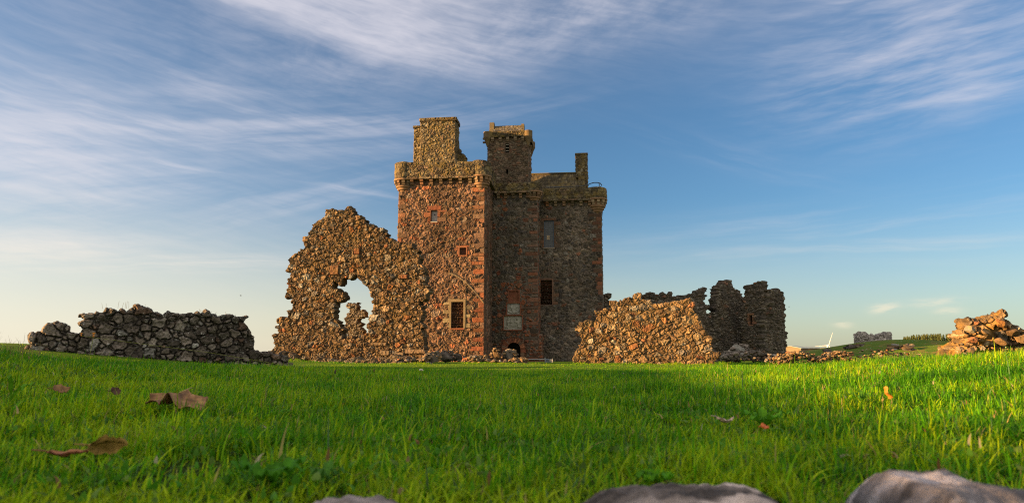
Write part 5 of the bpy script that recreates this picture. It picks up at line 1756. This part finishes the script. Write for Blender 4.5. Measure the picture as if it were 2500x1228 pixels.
    wisp((1900, 600), (2600, 600), .9, .28, 27.0, .07, 1.2, .4, .8)
    wisp((1560, 320), (2050, 440), 1.0, .12, 28.0, .07, .9)
    # small clouds low on the right
    wisp((2128, 762), (2190, 756), .35, .8, 29.0, .5, 2.0, .3, .6)
    wisp((2230, 750), (2345, 738), .3, .55, 30.0, .4, 2.0, .3, .65)
    wisp((2285, 768), (2350, 762), .25, .5, 31.0, .5, 2.0, .3, .6)
    wisp((2030, 795), (2075, 798), .25, .4, 32.0, .5, 2.0, .3, .6)
    cov = nt.ss(.2, .8, nt.noise(nt.comb(nt.m('MULTIPLY', az, .03), nt.m('MULTIPLY', el, .12), 41.0), 1.0, 6, .6, .3))
    add(nt.m('MULTIPLY', nt.m('ADD', nt.m('MULTIPLY', nt.ss(12, -36, az), .12), nt.m('MULTIPLY', nt.ss(17, 30, el), .16)), nt.m('MULTIPLY_ADD', cov, .8, .35)))
    fine = nt.noise(nt.comb(nt.m('MULTIPLY', azw, .22), nt.m('MULTIPLY', nt.m('ADD', elw, nt.m('MULTIPLY', azw, .16)), 1.5), 77.0), 1.0, 6, .58, .25)
    total = nt.m('MULTIPLY', total, nt.m('MULTIPLY_ADD', nt.ss(.25, .75, fine), .55, .6))
    m = nt.m('MULTIPLY', nt.m('SUBTRACT', 1.0, nt.m('EXPONENT', nt.m('MULTIPLY', total, -1.3))), .97)
    # warm glow of the low haze: thin cloud veil towards the horizon
    veil = nt.m('MULTIPLY', nt.ss(13.0, -1.0, el), .55)
    veil = nt.m('MULTIPLY', veil, nt.m('MULTIPLY_ADD', nt.ss(30.0, -45.0, az), .6, .6))
    warm = nt.mix(nt.ss(14.0, 1.0, el), (.72, .70, .77, 1), (1.0, .86, .62, 1))
    SKYC = nt.mix(1.0, st.outputs[0], (SKY_TINT[0], SKY_TINT[1], SKY_TINT[2], 1), 'MULTIPLY')
    CL = nt.mix(1.0, warm, (CLOUD, CLOUD, CLOUD, 1), 'MULTIPLY')
    c = nt.mix(veil, SKYC, nt.mix(1.0, (1.0, .87, .64, 1), (VEIL, VEIL, VEIL, 1), 'MULTIPLY'))
    c = nt.mix(m, c, CL)
    glow = nt.m('MULTIPLY', nt.m('MULTIPLY', nt.ss(27.0, 1.0, el), nt.ss(-2.0, -42.0, az)), .30)
    c = nt.mix(glow, c, nt.mix(1.0, (.98, .92, .84, 1), (VEIL, VEIL, VEIL, 1), 'MULTIPLY'))
    # unseen bright cloud added overhead and behind to lift light on shaded faces
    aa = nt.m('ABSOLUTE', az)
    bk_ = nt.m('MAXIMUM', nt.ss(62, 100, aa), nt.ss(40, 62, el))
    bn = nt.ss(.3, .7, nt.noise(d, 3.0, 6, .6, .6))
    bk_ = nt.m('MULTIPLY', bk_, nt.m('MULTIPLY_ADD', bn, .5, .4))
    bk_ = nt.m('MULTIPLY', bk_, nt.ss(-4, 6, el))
    c = nt.mix(bk_, c, (FILL_CLOUD, FILL_CLOUD * .9, FILL_CLOUD * .74, 1))
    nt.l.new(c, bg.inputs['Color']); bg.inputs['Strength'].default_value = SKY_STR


SKY_STR = .05
SKY_TINT = (.55, .715, .83)
CLOUD = 4.7
VEIL = 4.9
FILL_CLOUD = 7.0  # brightness of the added cloud that fills the shade
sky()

sl = bpy.data.lights.new('sun', 'SUN'); sl.energy = 5.0; sl.angle = radians(.6); sl.color = (1.0, .57, .22)
so = bpy.data.objects.new('sun', sl); COL.objects.link(so)
from mathutils import Vector
so.rotation_euler = Vector(TO_SUN).to_track_quat('Z', 'Y').to_euler(); so.location = (-40, -10, 30)

cam = bpy.data.cameras.new('camera'); co = bpy.data.objects.new('camera', cam); COL.objects.link(co)
co.location = (0, 0, EYE); co.rotation_euler = (pi / 2 + PITCH, 0, 0)
cam.lens = 24.0; cam.sensor_width = 36.0; cam.clip_start = .02; cam.clip_end = 20000
cam.dof.use_dof = True; cam.dof.focus_distance = 9.0; cam.dof.aperture_fstop = 8.0
scene.camera = co
vs = scene.view_settings
vs.view_transform = 'Standard'; vs.look = 'None'; vs.exposure = 2.16; vs.gamma = 1.0
try:
    vs.use_curve_mapping = False
except Exception:
    pass
scene.cycles.max_bounces = 6; scene.cycles.diffuse_bounces = 3; scene.cycles.transmission_bounces = 4; scene.cycles.transparent_max_bounces = 4
scene.cycles.sample_clamp_indirect = 6.0
scene.cycles.use_denoising = False
scene.cycles.filter_width = 1.1
scene.cycles.adaptive_threshold = .004
